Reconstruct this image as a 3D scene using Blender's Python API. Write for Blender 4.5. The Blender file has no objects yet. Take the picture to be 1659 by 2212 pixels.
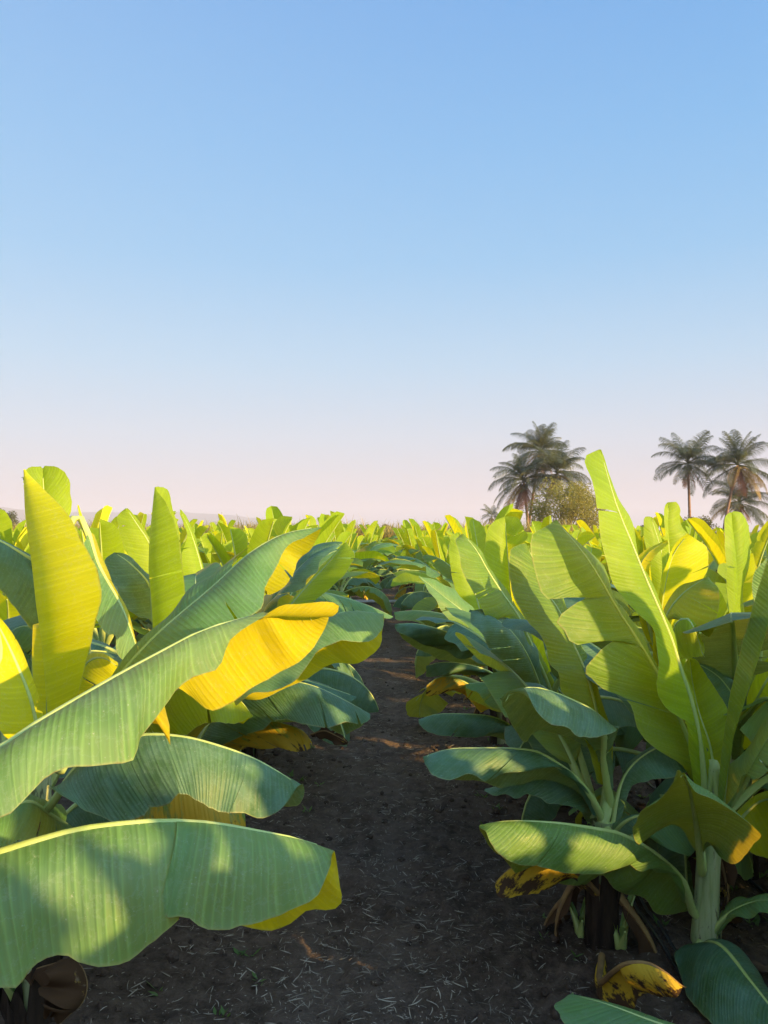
import bpy, math, random
import numpy as np
from mathutils import Vector, Matrix, noise
R = math.radians
rnd = random.Random(7)
scene = bpy.context.scene
col = scene.collection

# ------------------------------------------------------------------ camera
F = 1661.0; PCX, PCY = 829.5, 1106.0; VPX, HZY = 850.0, 1148.0
CAMZ = 1.6
cam_data = bpy.data.cameras.new('camera')
cam_data.sensor_fit = 'VERTICAL'; cam_data.sensor_height = 36.0
cam_data.lens = F/2212*36.0
cam_data.clip_start = 0.05; cam_data.clip_end = 20000
cam = bpy.data.objects.new('camera', cam_data); col.objects.link(cam)
cam.location = (0, 0, CAMZ)
YAW = math.atan((VPX-PCX)/F); PITCH = math.atan((HZY-PCY)/F)
cam.rotation_euler = (R(90)+PITCH, 0, YAW)
scene.camera = cam
scene.render.resolution_x = 768; scene.render.resolution_y = 1024
ROT = cam.rotation_euler.to_matrix()
def at(px, py, d):
    v = ROT @ Vector(((px-PCX)/F, -(py-PCY)/F, -1.0))
    v *= d/v.y
    return Vector((0, 0, CAMZ)) + v

# ------------------------------------------------------------------ light
SUN_AZ, SUN_EL = 120.0, 11.5       # clockwise from +Y
sd = bpy.data.lights.new('sun', 'SUN'); sd.energy = 5.0; sd.angle = R(0.6); sd.color = (1.0, 0.635, 0.22)
so = bpy.data.objects.new('sun', sd); col.objects.link(so)
sdir = Vector((math.sin(R(SUN_AZ))*math.cos(R(SUN_EL)), math.cos(R(SUN_AZ))*math.cos(R(SUN_EL)), math.sin(R(SUN_EL))))
so.rotation_euler = sdir.to_track_quat('Z', 'Y').to_euler()
so.location = sdir*50
w = bpy.data.worlds.new('World'); scene.world = w; w.use_nodes = True
nt = w.node_tree; nt.nodes.clear()
def L(a, b): nt.links.new(a, b)
out = nt.nodes.new('ShaderNodeOutputWorld'); bg = nt.nodes.new('ShaderNodeBackground')
sky = nt.nodes.new('ShaderNodeTexSky'); sky.sky_type = 'NISHITA'; sky.sun_disc = False
sky.sun_elevation = R(SUN_EL); sky.sun_rotation = R(SUN_AZ); sky.dust_density = 1.5; sky.ozone_density = 1.5
tc = nt.nodes.new('ShaderNodeTexCoord'); sx = nt.nodes.new('ShaderNodeSeparateXYZ')
L(tc.outputs['Generated'], sx.inputs[0])
def srgb(r, g, b):
    f = lambda c: (c/255/12.92) if c/255 <= .04045 else ((c/255+.055)/1.055)**2.4
    return (f(r), f(g), f(b), 1)
ramp = nt.nodes.new('ShaderNodeValToRGB')
cr = ramp.color_ramp
stops = [(0.0, (212,196,207)), (0.03, (213,199,209)), (0.07, (208,206,216)), (0.12, (199,211,227)), (0.21, (174,208,235)),
         (0.33, (138,193,236)), (0.45, (118,181,234)), (0.58, (99,166,229)), (0.8, (88,150,220)), (1.0, (82,140,212))]
while len(cr.elements) < len(stops): cr.elements.new(0.5)
for e, (p, c) in zip(cr.elements, stops): e.position = p; e.color = srgb(*c)
L(sx.outputs[2], ramp.inputs[0])
# the sky is paler to the left of the view
mleft = nt.nodes.new('ShaderNodeMapRange'); mleft.inputs[1].default_value = 0.5; mleft.inputs[2].default_value = -0.7
mleft.inputs[3].default_value = 0.0; mleft.inputs[4].default_value = 0.22
L(sx.outputs[0], mleft.inputs[0])
mx = nt.nodes.new('ShaderNodeMix'); mx.data_type = 'RGBA'
L(mleft.outputs[0], mx.inputs[0]); L(ramp.outputs[0], mx.inputs[6]); mx.inputs[7].default_value = srgb(214, 228, 240)
ns = nt.nodes.new('ShaderNodeVectorMath'); ns.operation = 'SCALE'; ns.inputs[3].default_value = 0.12
L(sky.outputs[0], ns.inputs[0])
mx2 = nt.nodes.new('ShaderNodeMix'); mx2.data_type = 'RGBA'; mx2.inputs[0].default_value = 0.08
L(mx.outputs[2], mx2.inputs[6]); L(ns.outputs[0], mx2.inputs[7])
# unseen bluish glow added to the sky sunwards, as cool fill for shade
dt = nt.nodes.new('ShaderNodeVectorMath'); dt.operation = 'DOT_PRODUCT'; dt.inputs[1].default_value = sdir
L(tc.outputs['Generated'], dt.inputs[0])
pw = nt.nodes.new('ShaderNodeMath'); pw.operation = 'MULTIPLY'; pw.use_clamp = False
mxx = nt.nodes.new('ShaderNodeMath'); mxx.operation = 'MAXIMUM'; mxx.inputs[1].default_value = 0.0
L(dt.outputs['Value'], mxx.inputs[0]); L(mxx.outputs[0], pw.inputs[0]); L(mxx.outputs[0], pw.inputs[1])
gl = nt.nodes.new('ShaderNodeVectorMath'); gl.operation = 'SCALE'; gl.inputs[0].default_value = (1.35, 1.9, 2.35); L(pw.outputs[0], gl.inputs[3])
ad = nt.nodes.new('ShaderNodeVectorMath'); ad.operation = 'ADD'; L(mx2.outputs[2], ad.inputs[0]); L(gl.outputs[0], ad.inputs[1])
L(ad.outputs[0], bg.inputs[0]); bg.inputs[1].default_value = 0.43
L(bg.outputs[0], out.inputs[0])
scene.view_settings.view_transform = 'Standard'; scene.view_settings.look = 'None'
scene.view_settings.exposure = 1.38; scene.view_settings.gamma = 1.0
scene.render.engine = 'CYCLES'
scene.cycles.max_bounces = 8; scene.cycles.transmission_bounces = 6; scene.cycles.diffuse_bounces = 4
scene.cycles.volume_bounces = 0

# ------------------------------------------------------------------ tagging helpers
def tag(o, label=None, cat=None, group=None, kind=None):
    if label: o['label'] = label
    if cat: o['category'] = cat
    if group: o['group'] = group
    if kind: o['kind'] = kind
    return o
def empty(name, loc, rz=0):
    o = bpy.data.objects.new(name, None); o.empty_display_size = .2
    o.location = loc; o.rotation_euler = (0, 0, rz); col.objects.link(o); return o
class MB:
    def __init__(s): s.v = []; s.f = []; s.uv = []; s.mi = []
    def add(s, verts, faces, uvs=None, mi=0):
        b = len(s.v); s.v += [tuple(p) for p in verts]
        s.uv += (uvs if uvs else [(0, 0)]*len(verts))
        for f in faces: s.f.append([b+i for i in f]); s.mi.append(mi)
    def grid(s, P, UV, mi=0):                       # P[i][j]
        ni, nj = len(P), len(P[0])
        vs = [p for row in P for p in row]; uv = [p for row in UV for p in row]
        fs = [(i*nj+j, i*nj+j+1, (i+1)*nj+j+1, (i+1)*nj+j) for i in range(ni-1) for j in range(nj-1)]
        s.add(vs, fs, uv, mi)
    def tube(s, pts, rads, n=8, mi=0, flat=1.0):
        pts = [Vector(p) for p in pts]; rings = []; up = Vector((0, 0, 1)); U = []; ll = 0
        for i, p in enumerate(pts):
            t = (pts[min(i+1, len(pts)-1)]-pts[max(i-1, 0)]).normalized()
            a = t.cross(up)
            if a.length < 0.05: a = t.cross(Vector((0, 1, 0)))
            a.normalize(); b = a.cross(t).normalized()
            if i: ll += (p-pts[i-1]).length
            rings.append([p+a*math.cos(2*math.pi*k/n)*rads[i]+b*math.sin(2*math.pi*k/n)*rads[i]*flat for k in range(n)]+[p+a*rads[i]])
            U.append([(ll, k/n) for k in range(n+1)])
        s.grid(rings, U, mi)
        for ring in (rings[0], rings[-1]):
            s.add(ring[:n], [tuple(range(n))], None, mi)
    def box(s, c, sz, rz=0, mi=0):
        M = Matrix.Rotation(rz, 3, 'Z'); c = Vector(c)
        vs = [c+M @ Vector((x*sz[0]/2, y*sz[1]/2, z*sz[2]/2)) for x in (-1, 1) for y in (-1, 1) for z in (-1, 1)]
        s.add(vs, [(0,1,3,2),(4,6,7,5),(0,4,5,1),(2,3,7,6),(0,2,6,4),(1,5,7,3)], None, mi)
    def mesh(s, name, mats, smooth=True):
        m = bpy.data.meshes.new(name)
        m.from_pydata(s.v, [], s.f)
        l = m.uv_layers.new(name='UVMap')
        vi = np.empty(len(m.loops), dtype=np.int32); m.loops.foreach_get('vertex_index', vi)
        l.data.foreach_set('uv', np.array(s.uv, dtype=np.float32)[vi].ravel())
        for mt in (mats if isinstance(mats, (list, tuple)) else [mats]): m.materials.append(mt)
        m.polygons.foreach_set('material_index', np.array(s.mi, dtype=np.int32))
        m.polygons.foreach_set('use_smooth', np.full(len(m.polygons), smooth)); m.update(); return m
    def build(s, name, mats, parent=None, smooth=True):
        o = bpy.data.objects.new(name, s.mesh(name, mats, smooth)); col.objects.link(o)
        if parent:
            o.parent = parent
        return o

# ------------------------------------------------------------------ materials
class NT:
    def __init__(s, name):
        s.m = bpy.data.materials.new(name); s.m.use_nodes = True; s.t = s.m.node_tree; s.t.nodes.clear()
        s.out = s.n('OutputMaterial')
    def n(s, typ, **k):
        x = s.t.nodes.new('ShaderNode'+typ)
        for a, b in k.items(): setattr(x, a, b)
        return x
    def l(s, a, b): s.t.links.new(a, b)
    def mix(s, f, a, b, bt='MIX'):
        x = s.n('Mix', data_type='RGBA', blend_type=bt)
        for i, v in ((0, f), (6, a), (7, b)):
            if hasattr(v, 'links'): s.l(v, x.inputs[i])
            else: x.inputs[i].default_value = v if i == 0 else (tuple(v)+(1,))[:4]
        return x.outputs[2]
    def math(s, op, a, b=0.0, clamp=False):
        x = s.n('Math', operation=op, use_clamp=clamp)
        for i, v in ((0, a), (1, b)):
            if hasattr(v, 'links'): s.l(v, x.inputs[i])
            else: x.inputs[i].default_value = v
        return x.outputs[0]
    def noise(s, vec, scale, detail=3, rough=.5):
        x = s.n('TexNoise'); x.inputs['Scale'].default_value = scale; x.inputs['Detail'].default_value = detail
        x.inputs['Roughness'].default_value = rough
        if vec is not None: s.l(vec, x.inputs['Vector'])
        return x.outputs[0]
    def mapr(s, v, a, b, c=0.0, d=1.0):
        x = s.n('MapRange'); s.l(v, x.inputs[0])
        for i, q in enumerate((a, b, c, d)): x.inputs[i+1].default_value = q
        return x.outputs[0]
    def vmul(s, v, k):
        x = s.n('VectorMath', operation='MULTIPLY'); s.l(v, x.inputs[0]); x.inputs[1].default_value = k; return x.outputs[0]

def leaf_mat(name, g1, g2, tr, trf=.42, age=0.0, rough=.48, spec=.34, dead=0.0, bumps=.35, bloom=(.33, .52, .44), bloomf=.30, ribf=1.0):
    """UV.x metres along the midrib, UV.y 0 at the midrib to 1 at the margin"""
    k = NT(name)
    uv = k.n('UVMap').outputs[0]; geo = k.n('NewGeometry'); oi = k.n('ObjectInfo')
    sp = k.n('SeparateXYZ'); k.l(uv, sp.inputs[0])
    pos = geo.outputs['Position']
    # parallel side veins: the slight curve towards the tip comes from the warp in y
    warp = k.math('MULTIPLY', k.math('POWER', sp.outputs[1], 2.0), -0.03)
    cx = k.n('CombineXYZ'); k.l(k.math('ADD', sp.outputs[0], warp), cx.inputs[0]); k.l(sp.outputs[1], cx.inputs[1]); k.l(oi.outputs['Random'], cx.inputs[2])
    st = k.vmul(cx.outputs[0], (1, .012, 40))
    n1 = k.noise(st, 46, 2, .5)        # broad ribs every 2 cm
    n2 = k.noise(st, 210, 2, .6)       # fine veins
    wv = k.math('SINE', k.math('ADD', k.math('MULTIPLY', k.math('ADD', sp.outputs[0], warp), 400.0), k.math('MULTIPLY', n1, 9.0)))
    wv = k.mapr(wv, -1, 1)
    big = k.noise(pos, 3.2, 3)
    blo = k.noise(pos, 11, 4, .6)
    c = k.mix(k.mapr(big, .3, .7), g1, g2)
    c = k.mix(k.math('MULTIPLY', k.math('POWER', wv, 5.0), k.mapr(n1, .35, .6, .12*ribf, .5*ribf)), c, tuple(min(1, x*1.55+.02) for x in g2))
    c = k.mix(k.mapr(n2, .5, .75, 0, .16), c, tuple(x*.55 for x in g1))
    # waxy bloom where the upper skin is old
    c = k.mix(k.math('MULTIPLY', k.mapr(blo, .4, .72), bloomf), c, bloom)
    # pale scratches
    sc = k.noise(k.vmul(cx.outputs[0], (6, 1.3, 30)), 4.5, 5, .62)
    scr = k.math('SUBTRACT', 1.0, k.math('MULTIPLY', k.math('ABSOLUTE', k.math('SUBTRACT', sc, .5)), 45.0), True)
    c = k.mix(k.math('MULTIPLY', scr, .14), c, (.5, .6, .5))
    c = k.mix(k.mapr(k.noise(pos, 170, 1), .74, .78, 0, .5), c, (.5, .55, .45))
    trc = k.mix(k.mapr(n1, .35, .7), tuple(x*.8 for x in tr), tr)
    # individual tint
    tint = k.mix(oi.outputs['Random'], (.86, .96, .92), (1.12, 1.04, .9))
    c = k.mix(1.0, c, tint, 'MULTIPLY')
    marg = k.mapr(sp.outputs[1], .975, 1.0)
    c = k.mix(k.math('MULTIPLY', marg, .55), c, (.42, .44, .16))
    fr = k.math('MULTIPLY', k.mapr(k.math('ADD', sp.outputs[1], k.math('MULTIPLY', k.math('SUBTRACT', k.noise(pos, 16, 4, .7), .5), .10)), .992, 1.01), .8)
    c = k.mix(fr, c, (.13, .075, .03))
    if age > 0:
        stripes = k.noise(k.vmul(cx.outputs[0], (1, .06, 20)), 26, 4, .65)
        ed = k.math('ADD', stripes, k.math('MULTIPLY', sp.outputs[1], .18))
        f = k.mapr(ed, .62-age*.35, .74-age*.35)
        c = k.mix(f, c, (.62, .43, .035)); trc = k.mix(f, trc, (.7, .42, .02))
        br = k.mapr(k.math('ADD', k.noise(k.vmul(cx.outputs[0], (1, .10, 33)), 17, 5, .7), k.math('MULTIPLY', sp.outputs[1], .2)), .80-dead*.42, .88-dead*.42)
        c = k.mix(br, c, (.075, .042, .022)); trc = k.mix(br, trc, (.05, .02, .008))
    pb = k.n('BsdfPrincipled'); k.l(c, pb.inputs['Base Color'])
    k.l(k.mapr(blo, .3, .7, rough-.06, rough+.14), pb.inputs['Roughness'])
    pb.inputs['Specular IOR Level'].default_value = spec
    tb = k.n('BsdfTranslucent'); k.l(trc, tb.inputs[0])
    hgt = k.math('ADD', k.math('ADD', k.math('MULTIPLY', n1, .9), k.math('MULTIPLY', wv, .32*ribf)), k.math('MULTIPLY', n2, .22))
    bp = k.n('Bump'); bp.inputs['Strength'].default_value = bumps; bp.inputs['Distance'].default_value = .006
    k.l(hgt, bp.inputs['Height']); k.l(bp.outputs[0], pb.inputs['Normal']); k.l(bp.outputs[0], tb.inputs['Normal'])
    ms = k.n('MixShader'); ms.inputs[0].default_value = trf
    k.l(pb.outputs[0], ms.inputs[1]); k.l(tb.outputs[0], ms.inputs[2]); k.l(ms.outputs[0], k.out.inputs[0])
    return k.m
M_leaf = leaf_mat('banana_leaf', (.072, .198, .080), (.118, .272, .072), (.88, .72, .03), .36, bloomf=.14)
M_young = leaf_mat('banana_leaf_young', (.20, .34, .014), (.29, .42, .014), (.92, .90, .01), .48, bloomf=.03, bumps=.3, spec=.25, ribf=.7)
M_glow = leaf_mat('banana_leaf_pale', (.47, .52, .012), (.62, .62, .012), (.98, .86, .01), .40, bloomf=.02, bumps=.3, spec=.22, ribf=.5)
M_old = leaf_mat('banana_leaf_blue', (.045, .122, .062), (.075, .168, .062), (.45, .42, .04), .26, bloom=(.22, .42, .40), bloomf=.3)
M_mid = leaf_mat('banana_leaf_mid', (.088, .205, .028), (.145, .275, .024), (.90, .72, .01), .42, bloomf=.06, spec=.28)
M_low = leaf_mat('banana_leaf_low', (.080, .185, .050), (.125, .245, .042), (.80, .62, .02), .20, bloomf=.08, spec=.25)
M_under = leaf_mat('banana_leaf_underside', (.42, .40, .012), (.56, .49, .012), (.95, .74, .01), .40, bloomf=.02, bumps=.35, ribf=.55)
M_aged = leaf_mat('banana_leaf_yellowing', (.13, .24, .045), (.2, .29, .05), (.6, .55, .03), .35, age=.55, dead=.2)
M_yel = leaf_mat('banana_leaf_dying', (.42, .29, .03), (.52, .33, .03), (.6, .4, .02), .3, age=.9, dead=.5, rough=.6, spec=.25)
M_dead = leaf_mat('banana_leaf_dead', (.16, .07, .04), (.30, .15, .08), (.25, .08, .03), .16, age=.25, dead=1.0, rough=.8, spec=.1, bumps=.5, ribf=.1)

def plain(name, c1, c2, scale=20, rough=.7, spec=.3, bump=0.0, bscale=None, stretch=(1, 1, 1), coord='Object', trf=0, trc=None, dist=.01):
    k = NT(name); tcn = k.n('TexCoord'); v = k.vmul(tcn.outputs[coord], stretch)
    nz = k.noise(v, scale, 5, .6)
    c = k.mix(k.mapr(nz, .32, .68), c1, c2)
    pb = k.n('BsdfPrincipled'); k.l(c, pb.inputs['Base Color']); pb.inputs['Roughness'].default_value = rough
    pb.inputs['Specular IOR Level'].default_value = spec
    if bump:
        bp = k.n('Bump'); bp.inputs['Strength'].default_value = bump; bp.inputs['Distance'].default_value = dist
        k.l(k.noise(v, bscale or scale*2, 5, .65), bp.inputs['Height']); k.l(bp.outputs[0], pb.inputs['Normal'])
    sh = pb.outputs[0]
    if trf:
        tb = k.n('BsdfTranslucent'); tb.inputs[0].default_value = tuple(trc)+(1,)
        ms = k.n('MixShader'); ms.inputs[0].default_value = trf; k.l(sh, ms.inputs[1]); k.l(tb.outputs[0], ms.inputs[2]); sh = ms.outputs[0]
    k.l(sh, k.out.inputs[0]); return k.m
M_rib = plain('banana_midrib', (.34, .44, .12), (.42, .50, .17), 12, .4, .4, .15, 60)
M_ribdead = plain('dead_midrib', (.16, .10, .05), (.30, .19, .07), 12, .7, .2)
M_stem = plain('pseudostem_green', (.26, .33, .10), (.46, .50, .27), 5, .42, .4, .3, 30, (3, 3, .5))
k = NT('pseudostem_skin'); tcn = k.n('TexCoord'); v = k.vmul(tcn.outputs['Object'], (3, 3, .6))
c = k.mix(k.mapr(k.noise(v, 5, 4), .32, .68), (.25, .33, .12), (.47, .50, .28))
c = k.mix(k.mapr(k.noise(k.vmul(tcn.outputs['Object'], (5, 5, 1.4)), 9, 5, .7), .58, .66, 0, .85), c, (.05, .04, .025))
c = k.mix(k.mapr(k.noise(k.vmul(tcn.outputs['Object'], (9, 9, .5)), 14, 3), .55, .7, 0, .5), c, (.16, .22, .05))
pb = k.n('BsdfPrincipled'); k.l(c, pb.inputs['Base Color']); pb.inputs['Roughness'].default_value = .5
bp = k.n('Bump'); bp.inputs['Strength'].default_value = .5; bp.inputs['Distance'].default_value = .006
k.l(k.noise(v, 30, 5, .65), bp.inputs['Height']); k.l(bp.outputs[0], pb.inputs['Normal']); k.l(pb.outputs[0], k.out.inputs[0])
M_stem = k.m
M_sheath = plain('pseudostem_dry_sheath', (.014, .010, .008), (.050, .034, .023), 7, .85, .15, .8, 26, (4, 4, .6))

# ------------------------------------------------------------------ curves
def spline(pts, n, even=True):
    """Catmull-Rom through pts, n samples evenly spaced in arc length"""
    P = np.array([tuple(p) for p in pts], dtype=float)
    if len(P) == 2: P = np.array([P[0], (P[0]+P[1])/2, P[1]])
    ext = np.vstack([2*P[0]-P[1], P, 2*P[-1]-P[-2]])
    out = []
    for i in range(1, len(ext)-2):
        p0, p1, p2, p3 = ext[i-1], ext[i], ext[i+1], ext[i+2]
        l1 = np.linalg.norm(p2-p1)+1e-9
        m1 = (p2-p0)/(np.linalg.norm(p2-p1)+np.linalg.norm(p1-p0)+1e-9)*l1
        m2 = (p3-p1)/(np.linalg.norm(p3-p2)+np.linalg.norm(p2-p1)+1e-9)*l1
        for t in np.linspace(0, 1, 12, endpoint=False):
            h = (2*t**3-3*t**2+1, t**3-2*t**2+t, -2*t**3+3*t**2, t**3-t**2)
            out.append(h[0]*p1+h[1]*m1+h[2]*p2+h[3]*m2)
    out.append(ext[-2]); out = np.array(out)
    d = np.concatenate([[0], np.cumsum(np.linalg.norm(np.diff(out, axis=0), axis=1))])
    q = np.linspace(0, d[-1], n)
    return np.stack([np.interp(q, d, out[:, k]) for k in range(out.shape[1])], 1), d[-1]

# ------------------------------------------------------------------ hero leaf: midrib and margins given as points in the field
def hero_leaf(parent, origin, M, A=None, B=None, mat=None, bulge=(.10, .10), rip=.008, crown=None, rib=.010, nv=10, seed=None, petr=.017, label=None, ribmat=None, freq=9.0, under=False, slits=None):
    rib *= 1.25
    if slits is None: slits = rnd.choice((0, 1, 2))
    sdd = rnd.random()*100 if seed is None else seed
    mpx = np.array(M, dtype=float)
    NS = 54
    Mp, _ = spline(mpx, NS)                     # in (px,py,depth)
    Mw = np.array([tuple(at(*p)) for p in Mp])
    seg = np.linalg.norm(np.diff(Mw, axis=0), axis=1); cum = np.concatenate([[0], np.cumsum(seg)]); Ln = cum[-1]
    tt = cum/Ln
    mb = MB()
    def Mat(t): return np.array([np.interp(t, tt, Mw[:, k]) for k in range(3)])
    def Dat(t): return np.interp(t, tt, Mp[:, 2])
    for side, pieces in ((0, A), (1, B)):
        if not pieces: continue
        if not isinstance(pieces[0], dict): pieces = [dict(t=(0, 1), p=pieces)]
        for pc in pieces:
            t0, t1 = pc['t']; pts = pc['p']
            n = max(8, int(NS*(t1-t0))+2)
            e3 = [(p[0], p[1], (p[2] if len(p) > 2 else 0.0)) for p in pts]
            E, _ = spline([(p[0], p[1], p[2]*400) for p in e3], n); E[:, 2] /= 400
            P = []; UV = []
            bl = pc.get('bulge', bulge[side])
            ph = rnd.random()*9
            for i in range(n):
                s = i/(n-1); t = t0+(t1-t0)*s
                m = Mat(t); e = np.array(tuple(at(E[i, 0], E[i, 1], Dat(t)+E[i, 2])))
                tv = Mat(min(1, t+.03))-Mat(max(0, t-.03)); w = e-m; wl = np.linalg.norm(w)+1e-9
                N = np.cross(tv, w); N /= (np.linalg.norm(N)+1e-9)
                if N[2]*1.0-N[1]*.6 < 0: N = -N
                row = []; uvr = []
                for j in range(nv+1):
                    u = j/nv
                    tw = t*Ln
                    rr = rip*u**1.4*(noise.noise(Vector((tw*freq+sdd, u*.8+side*7+ph, .3)))*1.6+math.sin(tw*freq*3.1+sdd+side)*.5)
                    p = m+w*u+N*(bl*wl*math.sin(math.pi*u**.8)+rr)
                    ragged = (noise.noise(Vector((tw*55+sdd, side*3, 1.7)))*.0035+noise.noise(Vector((tw*14, sdd, side*3)))*.005) if j == nv else 0
                    p = p+w/wl*ragged
                    row.append(tuple(p)); uvr.append((tw, u))
                P.append(row); UV.append(uvr)
            mi_ = 1 if pc.get('under', under and side == 1) else 0
            cuts = sorted(set(int(n*rnd.uniform(.15, .9)) for _ in range(slits))) if n > 20 else []
            cuts = [0]+[c_ for c_ in cuts if 2 < c_ < n-3]+[n-1]
            for q_ in range(len(cuts)-1):
                a_, b_ = cuts[q_], cuts[q_+1]; dep = rnd.uniform(.0, .55)
                PP = [list(r_) for r_ in P[a_:b_+1]]
                for (row_, on, sg_) in ((0, q_ > 0, 1), (-1, q_ < len(cuts)-2, -1)):
                    if on:
                        tv = Vector(Mat(min(1, .55)))-Vector(Mat(.45)); tv.normalize()
                        for j in range(nv+1):
                            u = max(0, j/nv-dep)/(1-dep)
                            PP[row_][j] = tuple(Vector(PP[row_][j])+tv*(.0065*sg_*u)+Vector((0, 0, -.004*u*(1 if sg_ > 0 else 0))))
                if len(PP) > 1: mb.grid(PP, UV[a_:b_+1], mi_)
    lf = mb.build('leaf', [mat or M_leaf, M_under], parent)
    o = Vector(origin)
    lf.data.transform(Matrix.Translation(-o))
    if label: lf['label'] = label
    # midrib and petiole
    rb = MB()
    rp = [Vector(p) for p in Mw[::3]]
    rr = [rib*(1-.82*(i/(len(rp)-1))) for i in range(len(rp))]
    rp = [p-Vector((0, 0, r*.55)) for p, r in zip(rp, rr)]
    if crown is not None:
        c = Vector(crown); t0 = (Vector(Mw[3])-Vector(Mw[0])).normalized(); d = (rp[0]-c).length
        h1 = c+Vector((0, 0, d*.4)); h2 = rp[0]-t0*d*.4
        pre = []
        for i in range(9):
            s = i/9; pre.append(c*(1-s)**3+h1*3*s*(1-s)**2+h2*3*s*s*(1-s)+rp[0]*s**3)
        rr = [petr*1.5+(rib-petr*1.5)*(i/9)**.6 for i in range(9)]+rr
        rp = pre+rp
    rb.tube(rp, rr, 8)
    tipd = (rp[-1]-rp[-2]).normalized(); q = rp[-1]; tl = [q.copy()]
    for i in range(4):
        tipd = (tipd+Vector((rnd.uniform(-.7, .7), rnd.uniform(-.5, .5), rnd.uniform(-.6, .4)))).normalized(); q = q+tipd*.006; tl.append(q.copy())
    rb.tube(tl, [.0022, .002, .0016, .0012, .0006], 5)
    ro = rb.build('midrib', ribmat or M_rib, lf); ro.data.transform(Matrix.Translation(-o))
    return lf

# ------------------------------------------------------------------ procedural leaf in local coordinates
def wprof(t):
    a = 1-(1-min(t, .3)/.3)**2.2
    b = math.sqrt(max(0, 1-((t-.80)/.20)**2)) if t > .80 else 1
    return (a**.75)*(b)*(.86+.14*math.sin(math.pi*min(1, t*1.1)))
def gen_leaf(base, az, el, length, width, droop, fold, curl, rs, ns=26, nv=5, pet=.22, tears=3, twist=0.0, rip=.012, sx=1.0, lowfold=None):
    """returns MB (slot 0 blade, slot 1 midrib)"""
    mb = MB(); mr = MB()
    d = Vector((math.cos(az)*math.cos(el), math.sin(az)*math.cos(el), math.sin(el)))
    hs = Vector((-math.sin(az), math.cos(az), 0))
    p = Vector(base); steps = ns+6; ds = (length+pet)/steps
    pts = [p.copy()]; T = []
    e = el
    azz = az
    for i in range(steps):
        f = i/steps
        e -= droop*(.35+1.5*f)/steps
        azz += twist*.5/steps
        tv = Vector((math.cos(azz)*math.cos(e), math.sin(azz)*math.cos(e), math.sin(e)))
        p = p+tv*ds; pts.append(p.copy()); T.append(tv)
    T.append(T[-1])
    n0 = max(1, int(round(pet/(length+pet)*steps)))
    N = len(pts)
    tears_ = [sorted(rs.uniform(.15, .9) for _ in range(rs.randint(0, tears))) for _ in (0, 1)]
    ph = rs.random()*50
    for side in (0, 1):
        sg = 1 if side == 0 else -1
        st = list(range(n0, N)); cuts = [0]+[max(1, int(t*(len(st)-1))) for t in tears_[side]]+[len(st)-1]
        cuts = sorted(set(cuts))
        for ci in range(len(cuts)-1):
            a, b = cuts[ci], cuts[ci+1]
            P = []; UV = []; off = rs.uniform(-.25, .25) if len(cuts) > 2 else 0
            for ii in range(a, b+1):
                i = st[ii]; t = ii/(len(st)-1); m = pts[i]; tv = T[i]
                S = tv.cross(Vector((0, 0, 1)))
                if S.length < .15: S = Vector((math.sin(az), -math.cos(az), 0))
                S.normalize(); S = S*sg
                Nn = S.cross(tv)*sg; Nn.normalize()
                if twist:
                    q = Matrix.Rotation(twist*(.4+t), 3, tv); S = q @ S; Nn = q @ Nn
                W = width*wprof(t)
                # a torn strip narrows towards the margin so a gap shows
                s = (ii-a)/max(1, b-a)
                edge_gap = 0
                row = []; uvr = []; pos = m.copy()
                fo = (fold[side] if lowfold is None else fold[side]*(1-t)+lowfold[side]*t)+off
                for j in range(nv+1):
                    u = j/nv
                    ang = fo+curl*u
                    if j: pos = pos+(S*math.cos(ang)+Nn*math.sin(ang))*(W/nv)
                    q = pos.copy()
                    if len(cuts) > 2:
                        g = .034*u*u
                        if ci > 0: q = q+tv*g*(1-s)
                        if ci < len(cuts)-2: q = q-tv*g*s
                    q = q+Nn*rip*u**1.4*(noise.noise(Vector((t*length*8+ph, side*5, u*.6)))*1.8+math.sin(t*length*26+ph)*.35)
                    q = q+tv*(.02*u*u)+S*(noise.noise(Vector((t*length*40+ph, side*9, 0)))*.004 if j == nv else 0)
                    row.append(q); uvr.append((t*length, u))
                P.append(row); UV.append(uvr)
            if len(P) > 1: mb.grid(P, UV, 0)
    sel = list(range(0, N, 2))
    rr = [.004+.016*(1-i/(N-1))**1.3 for i in sel]
    if sel[-1] != N-1: sel.append(N-1); rr.append(.003)
    mb.tube([pts[i]-Vector((0, 0, .004)) for i in sel], rr, 6, 1)
    return mb

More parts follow.
